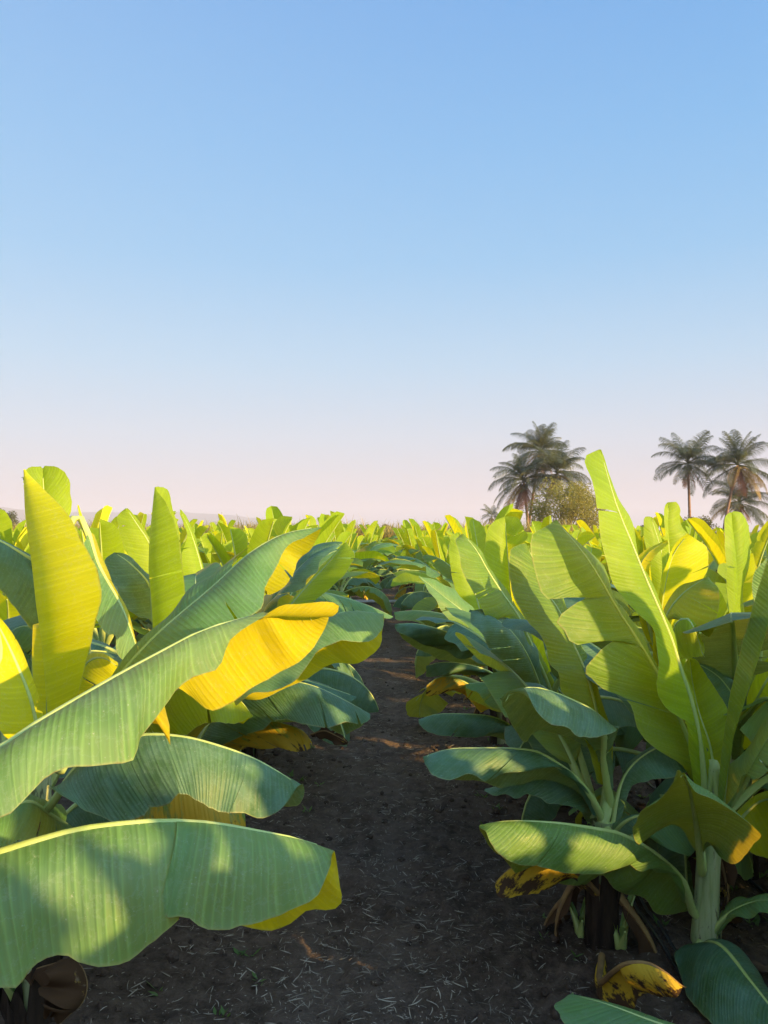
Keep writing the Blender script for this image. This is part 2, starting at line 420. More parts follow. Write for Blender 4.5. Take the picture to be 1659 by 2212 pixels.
RAGS = []
def make_stem(parent, base, top, r0, r1, seed=0, dry=.35, lean=0.0):
    """stem as sheathed tapering tube; coordinates local to parent"""
    rs = random.Random(seed); mb = MB(); base = Vector(base); top = Vector(top); n = 14; nn = 22
    P = []; UV = []
    for i in range(n+1):
        s = i/n; c = base*(1-s)+top*s; r = r0*(1-s)**.8+r1*(1-(1-s)**.8)
        row = []; uvr = []
        for k in range(nn+1):
            a = 2*math.pi*(k % nn)/nn
            q = r*(1+.10*math.sin(a*3+s*2.5+seed)+.05*math.sin(a*7+seed*2-s*3)+.07*noise.noise(Vector((math.cos(a)*2, math.sin(a)*2, s*5+seed))))
            row.append(c+Vector((math.cos(a)*q, math.sin(a)*q, 0))); uvr.append((s, k/nn))
        P.append(row); UV.append(uvr)
    mb.grid(P, UV, 0)
    st = mb.build('pseudostem', M_stem, parent)
    # dry sheaths wrapped round the foot, with lifting torn tops
    sh = MB()
    for q in range(5):
        a0 = rs.uniform(0, 6.28); wd = rs.uniform(1.2, 2.4); h = (top-base).length*rs.uniform(.5, 1)*max(.2, dry)*1.6
        P = []; UV = []
        for i in range(9):
            s = i/8; row = []; uvr = []
            for k in range(9):
                u = k/8; a = a0+(u-.5)*wd*(1-.45*s*s); z = s*h*(.78+.35*noise.noise(Vector((u*5, q, seed)))*1.6)
                c = base+(top-base)*min(1, z/(top-base).length)
                rad = (r0*(1-s*.25))*1.12+.012+.03*s**3+.008*noise.noise(Vector((u*4, s*4, q+seed)))
                row.append(c+Vector((math.cos(a)*rad, math.sin(a)*rad, 0.0)))
                uvr.append((z, u))
            P.append(row); UV.append(uvr)
        sh.grid(P, UV, 0)
    if dry > .05: sh.build('dry_sheath', M_sheath, parent)
    if dry < .2:
        sh = MB()                                       # overlapping live sheaths with browned edges
        for q in range(6):
            a0 = q*1.05+rs.uniform(-.2, .2); wd = rs.uniform(1.3, 2.0); h = (top-base).length*(.3+.13*q)
            P = []; UV = []
            for i in range(13):
                s = i/12; z = s*h; row = []; uvr = []
                for k in range(9):
                    u = k/8; a = a0+(u-.5)*wd*(1-.75*s**2.5)
                    c = base+(top-base)*min(1, z/(top-base).length)
                    rr_ = (r0*(1-z/(top-base).length)**.8+r1*(1-(1-z/(top-base).length)**.8))
                    rad = rr_*1.05+.012-.0018*q+.010*s**4+.004*noise.noise(Vector((u*3, s*3, q)))-.010*abs(u-.5)**2*4*.5
                    row.append(c+Vector((math.cos(a)*rad, math.sin(a)*rad, 0))); uvr.append((z, u))
                P.append(row); UV.append(uvr)
            sh.grid(P, UV, 0)
        sh.build('sheath', M_stem, parent)
    return st

def gen_plant(seed, ns=22, nv=4, hgt=1.0, old=True, nleaf=None, name='banana_plant', loc=(0, 0, 0)):
    rs = random.Random(seed); root = empty(name, loc)
    H = rs.uniform(.5, .68)*hgt
    make_stem(root, (0, 0, -.03), (rs.uniform(-.03, .03), rs.uniform(-.03, .03), H), .060, .038, seed)
    az0 = rs.uniform(0, 6.28); items = []
    k = 0
    for i in range(rs.choice((4, 5, 6))):                    # upright
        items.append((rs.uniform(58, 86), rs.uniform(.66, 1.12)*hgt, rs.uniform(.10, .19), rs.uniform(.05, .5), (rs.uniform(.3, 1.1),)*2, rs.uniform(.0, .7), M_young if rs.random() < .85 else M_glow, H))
    for i in range(rs.choice((4, 5, 5))):                    # arching
        items.append((rs.uniform(44, 66), rs.uniform(.95, 1.2)*hgt, rs.uniform(.18, .23), rs.uniform(.8, 1.6), (rs.uniform(-.5, .4), rs.uniform(-.5, .4)), rs.uniform(-.6, .3), rs.choice((M_leaf, M_mid, M_mid, M_young)), H*.92))
    for i in range(rs.choice((4, 5, 5))):                    # low drooping
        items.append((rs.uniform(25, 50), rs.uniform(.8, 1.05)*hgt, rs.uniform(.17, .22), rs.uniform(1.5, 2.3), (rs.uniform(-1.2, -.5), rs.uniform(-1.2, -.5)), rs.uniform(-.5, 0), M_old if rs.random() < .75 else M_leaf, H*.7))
    if old:
        for i in range(2):
            items.append((rs.uniform(-50, -20), rs.uniform(.25, .4), rs.uniform(.05, .09), rs.uniform(.4, 1.2), (-.9, -1.1), .6, M_dead, H*rs.uniform(.5, .8)))
        for i in range(rs.choice((1, 2))):
            items.append((rs.uniform(-5, 25), rs.uniform(.5, .7), rs.uniform(.12, .17), rs.uniform(2.0, 2.6), (-1.3, -1.3), -.3, rs.choice((M_aged, M_yel, M_dead)), H*.5))
    for (el, ln, wd, dr, fo, cu, mt, zb) in items:
        az = az0+k*2.4+rs.uniform(-.35, .35); k += 1
        mb = gen_leaf((math.cos(az)*.025, math.sin(az)*.025, zb), az, R(el), ln, wd, dr, fo, cu, rs, ns, nv, pet=.16, twist=rs.uniform(-.5, .5))
        mb.build('leaf', [mt, M_ribdead if mt in (M_dead,) else M_rib], root)
    return root
# ------------------------------------------------------------------ the plants beside the camera, leaf by leaf
def hero_plant(x, y, crown_z, label, r0=.06, r1=.04, stem=True, group=None, top=None, dry=.35, seed=1):
    root = empty('banana_plant', (x, y, 0)); tag(root, label, 'banana plant', group or 'banana plants beside the path')
    if stem:
        rs = random.Random(seed*3+1)
        for q in range(3 if dry > .5 else 2):
            az = rs.uniform(0, 6.28); zb = (top[2] if top else crown_z)*rs.uniform(.45, .8)
            gen_leaf((math.cos(az)*r1, math.sin(az)*r1, zb), az, R(rs.uniform(-60, -30)), rs.uniform(.22, .36), rs.uniform(.04, .08), rs.uniform(.4, 1.0), (-.9, -1.1), .7, rs, 12, 4, pet=.05, rip=.03).build('dry_leaf', [M_dead, M_ribdead], root)
        make_stem(root, (0, 0, -.04), ((top[0]-x, top[1]-y, top[2]) if top else (0, 0, crown_z)), r0, r1, seed, dry)
    return root
def fill(root, crown, azs, seed, z0=(.3, .8), ln=(.75, 1.05), mats=None, el=(22, 60)):
    rs = random.Random(seed)
    for a in azs:
        u = rs.random(); e = el[0]+(el[1]-el[0])*u; zz = z0[0]+(z0[1]-z0[0])*u; az = R(a+rs.uniform(-14, 14))
        fo = -.9+1.0*u
        mb = gen_leaf((crown[0]+math.cos(az)*.03, crown[1]+math.sin(az)*.03, zz), az, R(e), rs.uniform(*ln), rs.uniform(.17, .22), 2.1-1.2*u, (fo+rs.uniform(-.2, .2), fo+rs.uniform(-.2, .2)), rs.uniform(-.5, .1), rs, 30, 6, pet=.18, twist=rs.uniform(-.4, .4))
        mb.build('leaf', [rs.choice(mats or (M_old, M_leaf, M_old)), M_rib], root)
def P(t0, t1, *pts, **k): return dict(t=(t0, t1), p=list(pts), **k)

# --- left row, nearest plant: stands just outside the frame, three blades reach in
x, y = -1.02, 1.28
p = hero_plant(x, y, .85, 'nearest left plant, its huge drooping front leaf and long twisted leaf reaching across', seed=3)
O = (x, y, 0)
hero_leaf(p, O, [(-330,1960,1.30),(-160,1888,1.33),(0,1837,1.37),(156,1792,1.43),(260,1777,1.47),(351,1771,1.51),(456,1776,1.56),(575,1797,1.62),(647,1812,1.66),(722,1838,1.70)],
  A=[P(0,.625,(-330,2150,-.05),(-160,2160,-.09),(-60,2145,-.10),(0,2134,-.10),(33,2131,-.10),(78,2082,-.10),(130,2062,-.10),(163,2070,-.10),(195,2083,-.11),(244,2083,-.11),(277,2070,-.1),(309,2051,-.1),(351,2018,-.1),(388,1986,-.09)),
     P(.60,1,(352,1925,-.10),(353,1970,-.12),(357,1984,-.13),(384,1981,-.13),(407,1986,-.13),(430,2000,-.13),(462,2013,-.13),(521,2001,-.12),(593,1981,-.11),(661,1951,-.1),(687,1930,-.09),(698,1903,-.08),(711,1870,-.05),(712,1850,-.02))],
  B=[(-330,2060,.2),(0,1960,.22),(200,1950,.22),(400,1965,.22),(520,2005,.2),(575,2013,.19),(629,2001,.17),(668,1970,.15),(718,1965,.13),(738,1945,.10),(733,1906,.07),(727,1866,.03)],
  mat=M_leaf, bulge=(.16,.1), rip=.006, crown=(x, y, .62), rib=.011, under=True, slits=0)
hero_leaf(p, O, [(-300,1800,1.28),(-140,1690,1.32),(10,1608,1.38),(80,1560,1.42),(160,1512,1.48),(264,1452,1.58),(342,1410,1.66),(430,1364,1.76),(500,1341,1.84),(580,1325,1.93),(640,1326,2.0),(705,1326,2.06)],
  A=[P(0,.80,(-300,1900,-.06),(-140,1832,-.1),(0,1768,-.12),(33,1748,-.12),(98,1682,-.12),(146,1660,-.13),(195,1659,-.14),(244,1650,-.15),(277,1647,-.15),(296,1631,-.15),(300,1599,-.14),(325,1568,-.13),(358,1522,-.11),(390,1480,-.09),(425,1460,-.08),(466,1450,-.07),(484,1420,-.06),(494,1387,-.05),(530,1358,-.04),(582,1328,-.02)),
     P(.79,1,(578,1327,-.02),(612,1307,-.03),(650,1300,-.04),(690,1297,-.04),(722,1299,-.03),(733,1308,-.02),(730,1320,-.01), under=True, bulge=-.3)],
  B=[P(0,.28,(-300,1780,.1),(-140,1720,.15),(0,1650,.18),(90,1590,.2),(150,1560,.2)),
     P(.28,.52,(150,1560,.2),(250,1560,.22),(330,1560,.22),(360,1575,.2),(376,1618,.18),(364,1560,.18),(355,1510,.17)),
     P(.42,1,(345,1440,.14),(362,1472,.16),(391,1489,.18),(420,1510,.2),(453,1535,.2),(490,1519,.19),(524,1501,.18),(606,1453,.15),(655,1423,.13),(697,1371,.1),(710,1335,.04))],
  mat=M_leaf, bulge=(.16,.05), rip=.006, crown=(x, y, .80), rib=.011, under=True, slits=0)
hero_leaf(p, O, [(-120,1640,1.7),(-60,1500,1.75),(0,1420,1.8),(-20,1300,1.85)], A=[(-120,1640),(-90,1500),(-60,1400),(-20,1300)], B=[(-60,1640),(-20,1500),(-4,1400),(-20,1300)], mat=M_young, crown=(x, y, .85))
# --- left row, second plant
x, y = -1.14, 2.45
p = hero_plant(x, y, .95, 'left plant with the broad sunlit yellow upright leaf, behind the long twisted leaf', seed=5)
O = (x, y, 0); C = (x, y, .92)
# long diagonal leaf
hero_leaf(p, O, [(215,1520,2.35),(262,1456,2.33),(300,1412,2.32),(345,1366,2.33),(400,1318,2.36),(463,1264,2.42),(534,1199,2.5),(590,1163,2.57),(640,1146,2.62),(690,1139,2.66)],
  A=[(240,1530,-.05),(330,1480,-.1),(420,1420,-.14),(500,1365,-.16),(548,1325,-.16),(567,1312,-.15),(572,1290,-.13),(574,1268,-.11),(600,1218,-.06),(622,1176,-.04),(655,1163,-.02),(696,1141,0)],
  B=[P(0,.62,(212,1510,.1),(290,1405,.13),(332,1362,.14),(391,1320,.15),(423,1266,.18),(472,1241,.18),(508,1210,.15),(545,1186,.12), under=False),
     P(.60,1,(575,1275,.15),(574,1284,.17),(585,1283,.18),(612,1267,.18),(634,1238,.16),(648,1208,.14),(671,1189,.1),(684,1160,.05),(694,1143,.0))],
  mat=M_leaf, bulge=(.14,.12), crown=C, rib=.010, under=True)
# broad upright yellow leaf
hero_leaf(p, O, [(110,1620,2.3),(107,1532,2.3),(105,1460,2.29),(98,1372,2.28),(88,1300,2.27),(80,1240,2.27),(68,1167,2.28),(57,1090,2.3),(51,1014,2.34)],
  A=[(150,1615,-.04),(166,1530,-.08),(172,1493,-.10),(182,1444,-.12),(195,1392,-.14),(211,1330,-.16),(217,1285,-.17),(208,1232,-.16),(182,1167,-.13),(143,1109,-.1),(98,1060,-.05),(60,1022,-.01)],
  B=[(104,1610,.1),(100,1530,.16),(120,1400,.25),(150,1300,.28),(150,1200,.28),(120,1120,.2),(75,1060,.1),(56,1015,.02)],
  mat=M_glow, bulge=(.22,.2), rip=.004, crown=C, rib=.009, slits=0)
hero_leaf(p, O, [(120,1560,2.6),(112,1400,2.6),(104,1250,2.6),(97,1110,2.6),(92,1012,2.62)],
  A=[(150,1500,.02),(190,1300,.04),(165,1180,.04),(150,1124,.04),(154,1096,.04),(152,1060,.04),(151,1037,.03),(140,1020,.02),(120,1008,0),(96,1007)],
  B=[(100,1500,-.02),(80,1300,-.03),(60,1150,-.04),(52,1080,-.04),(50,1030,-.04),(62,1010,-.02),(88,1007,0)],
  mat=M_young, bulge=(.06,.06), rip=.003, crown=C)
# lower arching leaf below the twisted one
hero_leaf(p, O, [(120,1720,2.35),(170,1650,2.3),(230,1603,2.27),(306,1586,2.25),(391,1590,2.26),(456,1605,2.28),(540,1634,2.32),(600,1666,2.36),(646,1697,2.4)],
  A=[P(0,.50,(100,1690,-.05),(115,1705,-.08),(156,1732,-.12),(182,1750,-.12),(220,1764,-.12),(254,1776,-.12),(312,1763,-.1),(319,1745,-.09),(358,1738,-.1),(388,1716,-.1)),
     P(.50,.78,(388,1716,-.1),(405,1716,-.1),(425,1728,-.11),(469,1751,-.12),(493,1758,-.13)),
     P(.78,1,(495,1757,-.13),(525,1760,-.12),(554,1769,-.1),(593,1757,-.08),(622,1731,-.06),(638,1702,-.02))],
  B=[(170,1680,.1),(300,1640,.2),(450,1690,.2),(560,1740,.2),(629,1740,.13),(648,1738,.1),(656,1713,.06),(650,1698,.02)],
  mat=M_old, bulge=(.13,.1), crown=(x, y, .62), rib=.010)
hero_leaf(p, O, [(290,1760,2.6),(350,1715,2.62),(430,1706,2.65),(500,1730,2.7),(528,1752,2.72)], A=[(318,1815,-.03),(322,1850,-.04),(360,1858,-.04),(430,1868,-.04),(500,1860,-.03),(530,1800,0)],
  B=[(300,1800,.1),(400,1820,.1),(500,1800,.08),(528,1760)], mat=M_aged, crown=(x, y, .5))
# leaf running off the left edge, dark
hero_leaf(p, O, [(140,1290,2.65),(100,1240,2.62),(75,1213,2.6),(39,1190,2.58),(0,1168,2.55),(-70,1140,2.5),(-140,1130,2.45)],
  A=[(130,1420,-.05),(94,1379,-.08),(55,1350,-.1),(26,1307,-.1),(0,1268,-.1),(-60,1240,-.1),(-140,1180,-.02)], B=[(150,1250,.1),(75,1230,.15),(0,1190,.15),(-140,1140)], mat=M_old, crown=C)
hero_leaf(p, O, [(110,1640,2.0),(84,1590,1.98),(65,1512,1.96),(49,1467,1.95),(23,1405,1.94),(0,1359,1.94),(-40,1290,1.96)],
  A=[(78,1590,-.03),(59,1583,-.06),(29,1601,-.09),(0,1585,-.12),(-50,1530,-.14),(-90,1450,-.12),(-100,1350,-.06),(-45,1290)],
  B=[(112,1620,.05),(90,1570,.06),(80,1500,.12),(60,1440,.12),(20,1360,.1),(-35,1290)], mat=M_glow, bulge=(.12,.1), crown=(-.98, 2.3, .93), petr=.006, rib=.008)
hero_leaf(p, O, [(118,1640,2.7),(102,1560,2.7),(88,1525,2.7),(75,1490,2.7),(59,1446,2.7),(44,1402,2.72)], A=[(90,1620,-.03),(75,1560,-.05),(55,1500,-.06),(38,1440,-.05),(31,1418,-.03),(42,1402)],
  B=[(130,1620,.0),(118,1560,.02),(105,1529,.05),(92,1485,.05),(72,1441,.04),(50,1404)], mat=M_old, bulge=(.1,.1), crown=(x, y, .7))
hero_leaf(p, O, [(130,1480,2.9),(110,1400,2.85),(85,1365,2.82),(59,1352,2.8),(30,1360,2.78),(0,1385,2.76)], A=[(120,1450,-.04),(85,1420,-.06),(52,1415,-.08),(25,1420,-.08),(0,1400,-.04)], B=[(120,1420,.1),(72,1392,.1),(30,1380,.08),(0,1388)], mat=M_leaf, crown=(x, y, .75))
# drooping leaf behind the yellow one, its tip lit
hero_leaf(p, O, [(190,1150,2.75),(208,1210,2.72),(228,1249,2.7),(254,1294,2.68),(277,1346,2.66),(298,1408,2.64)],
  A=[(185,1170,-.04),(190,1260,-.08),(205,1330,-.1),(230,1370,-.1),(250,1372,-.08),(257,1411,-.07),(277,1432,-.05),(292,1424,-.02)],
  B=[(205,1160,.08),(245,1270,.1),(280,1350,.1),(299,1408)], mat=M_leaf, bulge=(.1,.1), crown=(x, y, .9), under=True)
hero_leaf(p, O, [(150,1500,2.75),(190,1430,2.72),(220,1420,2.7),(255,1440,2.68)], A=[(180,1500,-.03),(205,1480,-.06),(225,1478,-.06),(250,1470,-.04),(258,1445)], B=[(150,1480,.05),(200,1410,.1),(250,1430,.05)], mat=M_glow, crown=(x, y, .7))
hero_leaf(p, O, [(140,1780,2.5),(110,1760,2.4),(60,1730,2.3),(0,1760,2.2),(-60,1830,2.1)], A=[(160,1800,-.05),(100,1830,-.08),(40,1815,-.1),(0,1840,-.08),(-50,1860,-.02)], B=[(130,1740,.1),(60,1720,.12),(0,1740,.1)], mat=M_leaf, crown=(x, y, .5))
# --- left row, third plant
x, y = -.98, 3.85
p = hero_plant(x, y, .95, 'left plant with a tall rolled upright leaf and torn leaves reaching the path', seed=8)
O = (x, y, 0); C = (x, y, .9)
hero_leaf(p, O, [(345,1520,3.4),(337,1440,3.35),(332,1363,3.3),(329,1297,3.3),(324,1232,3.3),(325,1174,3.3),(330,1110,3.31),(334,1052,3.33)],
  A=[(370,1500,-.04),(395,1400,-.07),(403,1314,-.09),(397,1265,-.1),(389,1200,-.1),(381,1141,-.09),(364,1096,-.06),(345,1066,-.02),(338,1054)],
  B=[(350,1480,.08),(370,1350,.14),(392,1250,.16),(391,1170,.16),(386,1135,.15),(374,1102,.14),(368,1070,.12),(361,1056,.08),(340,1051,.02)],
  mat=M_young, bulge=(.24,.1), rip=.005, crown=C)
hero_leaf(p, O, [(350,1640,3.2),(400,1560,3.1),(460,1505,3.05),(540,1450,3.1),(620,1398,3.15),(695,1340,3.2),(755,1320,3.28),(828,1326,3.35)],
  A=[(400,1640,-.1),(440,1575,-.15),(508,1524,-.2),(541,1500,-.2),(586,1496,-.2),(640,1466,-.18),(680,1420,-.15),(705,1397,-.13),(733,1380,-.12),(769,1389,-.12),(804,1381,-.1),(827,1358,-.06),(829,1335,-.01)],
  B=[(370,1560,.1),(480,1510,.2),(560,1510,.22),(630,1482,.2),(658,1469,.2),(687,1452,.18),(720,1433,.17),(769,1434,.15),(798,1417,.12),(824,1394,.1),(825,1365,.06),(829,1335,.01)],
  mat=M_leaf, bulge=(.15,.1), crown=C, under=True)
hero_leaf(p, O, [(410,1640,3.5),(470,1540,3.42),(540,1485,3.38),(600,1471,3.36),(648,1474,3.36),(687,1485,3.38),(736,1508,3.42),(798,1541,3.46)],
  A=[P(0,.5,(450,1640,-.1),(480,1610,-.12),(547,1582,-.14),(573,1575,-.14),(590,1558,-.14),(619,1556,-.13)),P(.5,1,(617,1554,-.13),(638,1560,-.13),(671,1566,-.13),(700,1572,-.12),(720,1571,-.12),(746,1561,-.1),(775,1567,-.08),(793,1560,-.05),(799,1545,-.01))],
  B=[(430,1600,.1),(600,1560,.2),(700,1570,.18),(735,1585,.15),(780,1570,.1),(797,1545)], mat=M_old, bulge=(.12,.1), crown=(x, y, .7))
hero_leaf(p, O, [(420,1620,3.95),(500,1520,3.95),(600,1468,3.95),(660,1470,4.0),(720,1488,4.05),(770,1505,4.1)], A=[(480,1600,-.08),(620,1540,-.1),(720,1530,-.1),(768,1510,-.01)], B=[(450,1600,.1),(650,1520,.1),(768,1510)], mat=M_old, crown=(x, y, .75))
hero_leaf(p, O, [(420,1690,3.7),(470,1610,3.6),(521,1576,3.55),(586,1558,3.52),(622,1566,3.52),(655,1579,3.53),(673,1604,3.55)],
  A=[P(0,.55,(480,1680,-.05),(510,1640,-.06),(531,1604,-.08),(557,1618,-.08),(599,1615,-.08)),P(.55,1,(600,1614,-.08),(632,1623,-.08),(655,1622,-.06),(671,1616,-.04),(673,1606))], B=[(470,1640,.08),(580,1600,.1),(660,1610,.06),(673,1604)], mat=M_aged, crown=(x, y, .55))
hero_leaf(p, O, [(300,1600,2.95),(345,1520,2.9),(400,1480,2.88),(460,1480,2.88),(510,1505,2.9),(545,1545,2.92)],
  A=[(310,1640,-.03),(350,1610,-.06),(378,1588,-.08),(400,1589,-.08),(430,1564,-.08),(466,1561,-.08),(510,1562,-.06),(544,1550,-.01)], B=[(330,1580,.1),(430,1540,.14),(520,1560,.1),(545,1546)], mat=M_young, bulge=(.12,.1), crown=(x, y, .6))
hero_leaf(p, O, [(300,1680,3.6),(360,1630,3.5),(420,1620,3.4),(470,1640,3.35)], A=[(330,1720,-.05),(400,1690,-.06),(470,1680,-.04),(475,1645)], B=[(320,1660,.1),(400,1650,.1),(470,1640)], mat=M_old, crown=(x, y, .5))
hero_leaf(p, O, [(350,1420,3.75),(355,1330,3.75),(325,1180,3.75),(293,1128,3.76),(273,1098,3.78)],
  A=[(340,1400,-.02),(322,1298,-.03),(293,1249,-.05),(280,1203,-.06),(260,1154,-.05),(253,1117,-.02),(270,1098)], B=[(375,1400,.02),(380,1300,.05),(345,1200,.05),(300,1130,.03),(276,1098)], mat=M_young, bulge=(.08,.05), crown=C)
hero_leaf(p, O, [(370,1390,3.5),(320,1260,3.45),(280,1216,3.42),(247,1193,3.4)], A=[(345,1400,-.05),(326,1340,-.08),(293,1331,-.1),(260,1298,-.1),(254,1271,-.1),(234,1249,-.08),(225,1213,-.04),(246,1193)], B=[(390,1360,.05),(340,1260,.08),(290,1210,.05),(250,1193)], mat=M_old, crown=(x, y, .9))
# --- left row, fourth plant
x, y = -1.0, 5.25
p = hero_plant(x, y, .95, 'fourth plant left of the path, pointed blue green leaf above the path edge', seed=11)
O = (x, y, 0); C = (x, y, .9)
hero_leaf(p, O, [(530,1400,4.4),(570,1330,4.3),(610,1272,4.25),(655,1218,4.25),(700,1187,4.28),(740,1172,4.3)], A=[(575,1380,-.1),(596,1330,-.12),(606,1295,-.14),(640,1275,-.14),(661,1267,-.14),(664,1250,-.13),(687,1235,-.12),(692,1210,-.08),(720,1190,-.04),(738,1176)],
  B=[(520,1380,.1),(560,1310,.14),(600,1255,.14),(640,1205,.12),(690,1175,.08),(738,1170)], mat=M_old, bulge=(.14,.1), crown=C)
hero_leaf(p, O, [(540,1400,4.7),(600,1340,4.6),(660,1270,4.58),(710,1215,4.58),(745,1172,4.6)], A=[(580,1400,-.1),(640,1340,-.12),(690,1292,-.12),(723,1260,-.12),(752,1231,-.1),(765,1200,-.06),(750,1172)], B=[(560,1360,.1),(640,1290,.12),(700,1220,.1),(742,1174)], mat=M_young, bulge=(.1,.1), crown=C)
hero_leaf(p, O, [(545,1420,5.0),(600,1345,4.95),(640,1300,4.9),(690,1280,4.9),(740,1290,4.92),(800,1310,4.95),(850,1332,5.0)], A=[P(0,.55,(590,1420,-.1),(640,1360,-.14),(690,1335,-.15),(725,1328,-.15)),P(.55,1,(725,1325,-.15),(760,1335,-.14),(800,1330,-.12),(838,1338,-.05),(850,1334))], B=[(560,1380,.1),(680,1310,.15),(760,1310,.15),(850,1334)], mat=M_leaf, crown=C)
hero_leaf(p, O, [(500,1450,5.3),(450,1300,5.2),(436,1230,5.2),(412,1150,5.2),(388,1101,5.22)], A=[(470,1430,-.03),(425,1330,-.06),(395,1280,-.08),(393,1200,-.08),(404,1150,-.05),(388,1110,-.02)], B=[(515,1430,.03),(470,1320,.06),(437,1265,.08),(436,1215,.08),(410,1128,.04),(392,1101)], mat=M_young, crown=C)
# --- right of the path: the tall plant whose stem shows
x, y = 1.165, 2.95
p = hero_plant(x, y, .95, 'tallest plant, bare pale stem and one very long upright yellow green leaf', top=(1.215, 2.95, .66), r0=.046, r1=.024, seed=14, dry=.0)
O = (x, y, 0); C = (1.21, 2.95, .70)
hero_leaf(p, O, [(1522,1720,2.93),(1516,1640,2.9),(1504,1566,2.87),(1490,1504,2.85),(1469,1445,2.83),(1452,1387,2.82),(1431,1334,2.81),(1393,1246,2.8),(1364,1173,2.8),(1334,1100,2.8),(1314,1035,2.82),(1296,971,2.85)],
  A=[(1500,1720,-.0),(1490,1620,-.04),(1481,1560,-.07),(1452,1539,-.09),(1424,1504,-.1),(1417,1475,-.1),(1422,1420,-.09),(1419,1369,-.07),(1405,1349,-.07),(1376,1325,-.08),(1346,1287,-.09),(1320,1249,-.09),(1305,1199,-.09),(1296,1152,-.09),(1289,1094,-.08),(1282,1044,-.07),(1265,997,-.05),(1267,984,-.04),(1293,971,0)],
  B=[(1545,1720,.02),(1530,1640,.04),(1513,1566,.05),(1498,1504,.06),(1478,1445,.06),(1461,1387,.06),(1440,1334,.06),(1404,1250,.06),(1380,1210,.06),(1377,1188,.06),(1373,1147,.06),(1361,1117,.06),(1337,1076,.05),(1320,1035,.04),(1308,1005,.02),(1298,972,0)],
  mat=M_young, bulge=(.08,.06), rip=.006, crown=C, rib=.012)
hero_leaf(p, O, [(1512,1700,2.98),(1490,1610,2.96),(1450,1515,2.93),(1404,1427,2.9),(1385,1396,2.89),(1359,1355,2.88),(1334,1318,2.87),(1310,1275,2.87),(1285,1232,2.87),(1256,1189,2.88),(1226,1154,2.89),(1200,1123,2.9)],
  A=[P(0,.50,(1490,1680,-.02),(1470,1650,-.06),(1436,1630,-.10),(1392,1598,-.13),(1370,1566,-.14),(1364,1533,-.14),(1349,1507,-.14),(1305,1489,-.15),(1279,1466,-.16),(1262,1450,-.17),(1276,1431,-.16),(1317,1390,-.12),(1349,1375,-.05)),
     P(.48,.715,(1355,1374,-.05),(1295,1384,-.13),(1250,1393,-.17),(1232,1394,-.18),(1225,1378,-.18),(1217,1361,-.18),(1200,1341,-.18),(1225,1318,-.15),(1256,1297,-.1),(1290,1294,-.05)),
     P(.70,1,(1300,1292,-.04),(1230,1291,-.12),(1178,1291,-.16),(1158,1234,-.17),(1150,1205,-.17),(1146,1162,-.16),(1152,1152,-.14),(1174,1140,-.09),(1197,1124,0))],
  B=[(1530,1700,.02),(1500,1610,.04),(1460,1515,.04),(1415,1427,.04),(1395,1392,.04),(1372,1350,.05),(1345,1310,.06),(1325,1290,.08),(1318,1255,.09),(1308,1226,.1),(1295,1210,.1),(1275,1193,.09),(1248,1171,.06),(1203,1123,0)],
  mat=M_mid, bulge=(.06,.06), rip=.006, crown=C, rib=.012)
# rolled cigar leaf leaning right
hero_leaf(p, O, [(1560,1740,2.9),(1575,1600,2.87),(1590,1542,2.85),(1608,1475,2.83),(1628,1416,2.82),(1647,1352,2.8),(1667,1290,2.8),(1690,1220,2.8),(1715,1130,2.82)],
  A=[(1548,1735,-.01),(1560,1620,-.02),(1569,1548,-.03),(1587,1454,-.04),(1611,1366,-.04),(1629,1299,-.04),(1651,1229,-.04),(1680,1150,-.03),(1712,1130)],
  B=[(1556,1735,.03),(1570,1600,.04),(1585,1500,.05),(1620,1380,.05),(1655,1270,.05),(1700,1160,.03)], mat=M_mid, bulge=(.5,.4), rip=.001, crown=C, rib=.008)
# tent leaf facing the camera
hero_leaf(p, O, [(1515,1880,2.9),(1507,1800,2.78),(1496,1735,2.62),(1485,1690,2.45),(1470,1666,2.35)],
  A=[(1512,1850,.02),(1470,1792,.05),(1423,1783,.03),(1400,1815,-.02),(1384,1828,-.03),(1364,1792,-.02),(1372,1776,.0),(1384,1757,.0),(1430,1721,.0),(1457,1681,.0),(1462,1664,0)],
  B=[P(0,.97,(1518,1850,-.02),(1528,1816,-.1),(1557,1851,-.16),(1588,1865,-.2),(1629,1825,-.22),(1647,1799,-.22),(1601,1767,-.18),(1536,1724,-.12),(1505,1707,-.08),(1480,1670,-.01))], mat=M_low, bulge=(.1,.16), crown=(1.17, 2.95, .4), rib=.012)
# low leaf over the path with the sun patches
hero_leaf(p, O, [(1495,1960,2.93),(1475,1900,2.86),(1445,1868,2.82),(1400,1832,2.78),(1340,1800,2.74),(1307,1792,2.72),(1213,1778,2.66),(1133,1773,2.62),(1079,1775,2.6),(1036,1782,2.58)],
  A=[P(0,.36,(1475,1950,-.0),(1455,1905,-.04),(1440,1880,-.05),(1421,1887,-.06),(1405,1876,-.08),(1385,1884,-.08),(1363,1868,-.08)),
     P(.36,.72,(1362,1868,-.08),(1334,1878,-.1),(1294,1888,-.1),(1240,1888,-.1),(1200,1881,-.1),(1160,1871,-.1)),
     P(.72,1,(1159,1871,-.1),(1122,1869,-.1),(1084,1853,-.1),(1055,1815,-.07),(1050,1794,-.04),(1035,1786,0))],
  B=[(1500,1970,.02),(1474,1972,.08),(1451,1975,.1),(1416,1972,.12),(1392,1943,.12),(1334,1925,.12),(1302,1893,.12),(1280,1904,.13),(1235,1914,.14),(1160,1899,.13),(1119,1888,.12),(1095,1862,.1),(1060,1830,.05),(1040,1800,.02),(1034,1790)],
  mat=M_low, slits=0, bulge=(.16,.1), crown=(1.175, 2.95, .12), rib=.013, petr=.02)
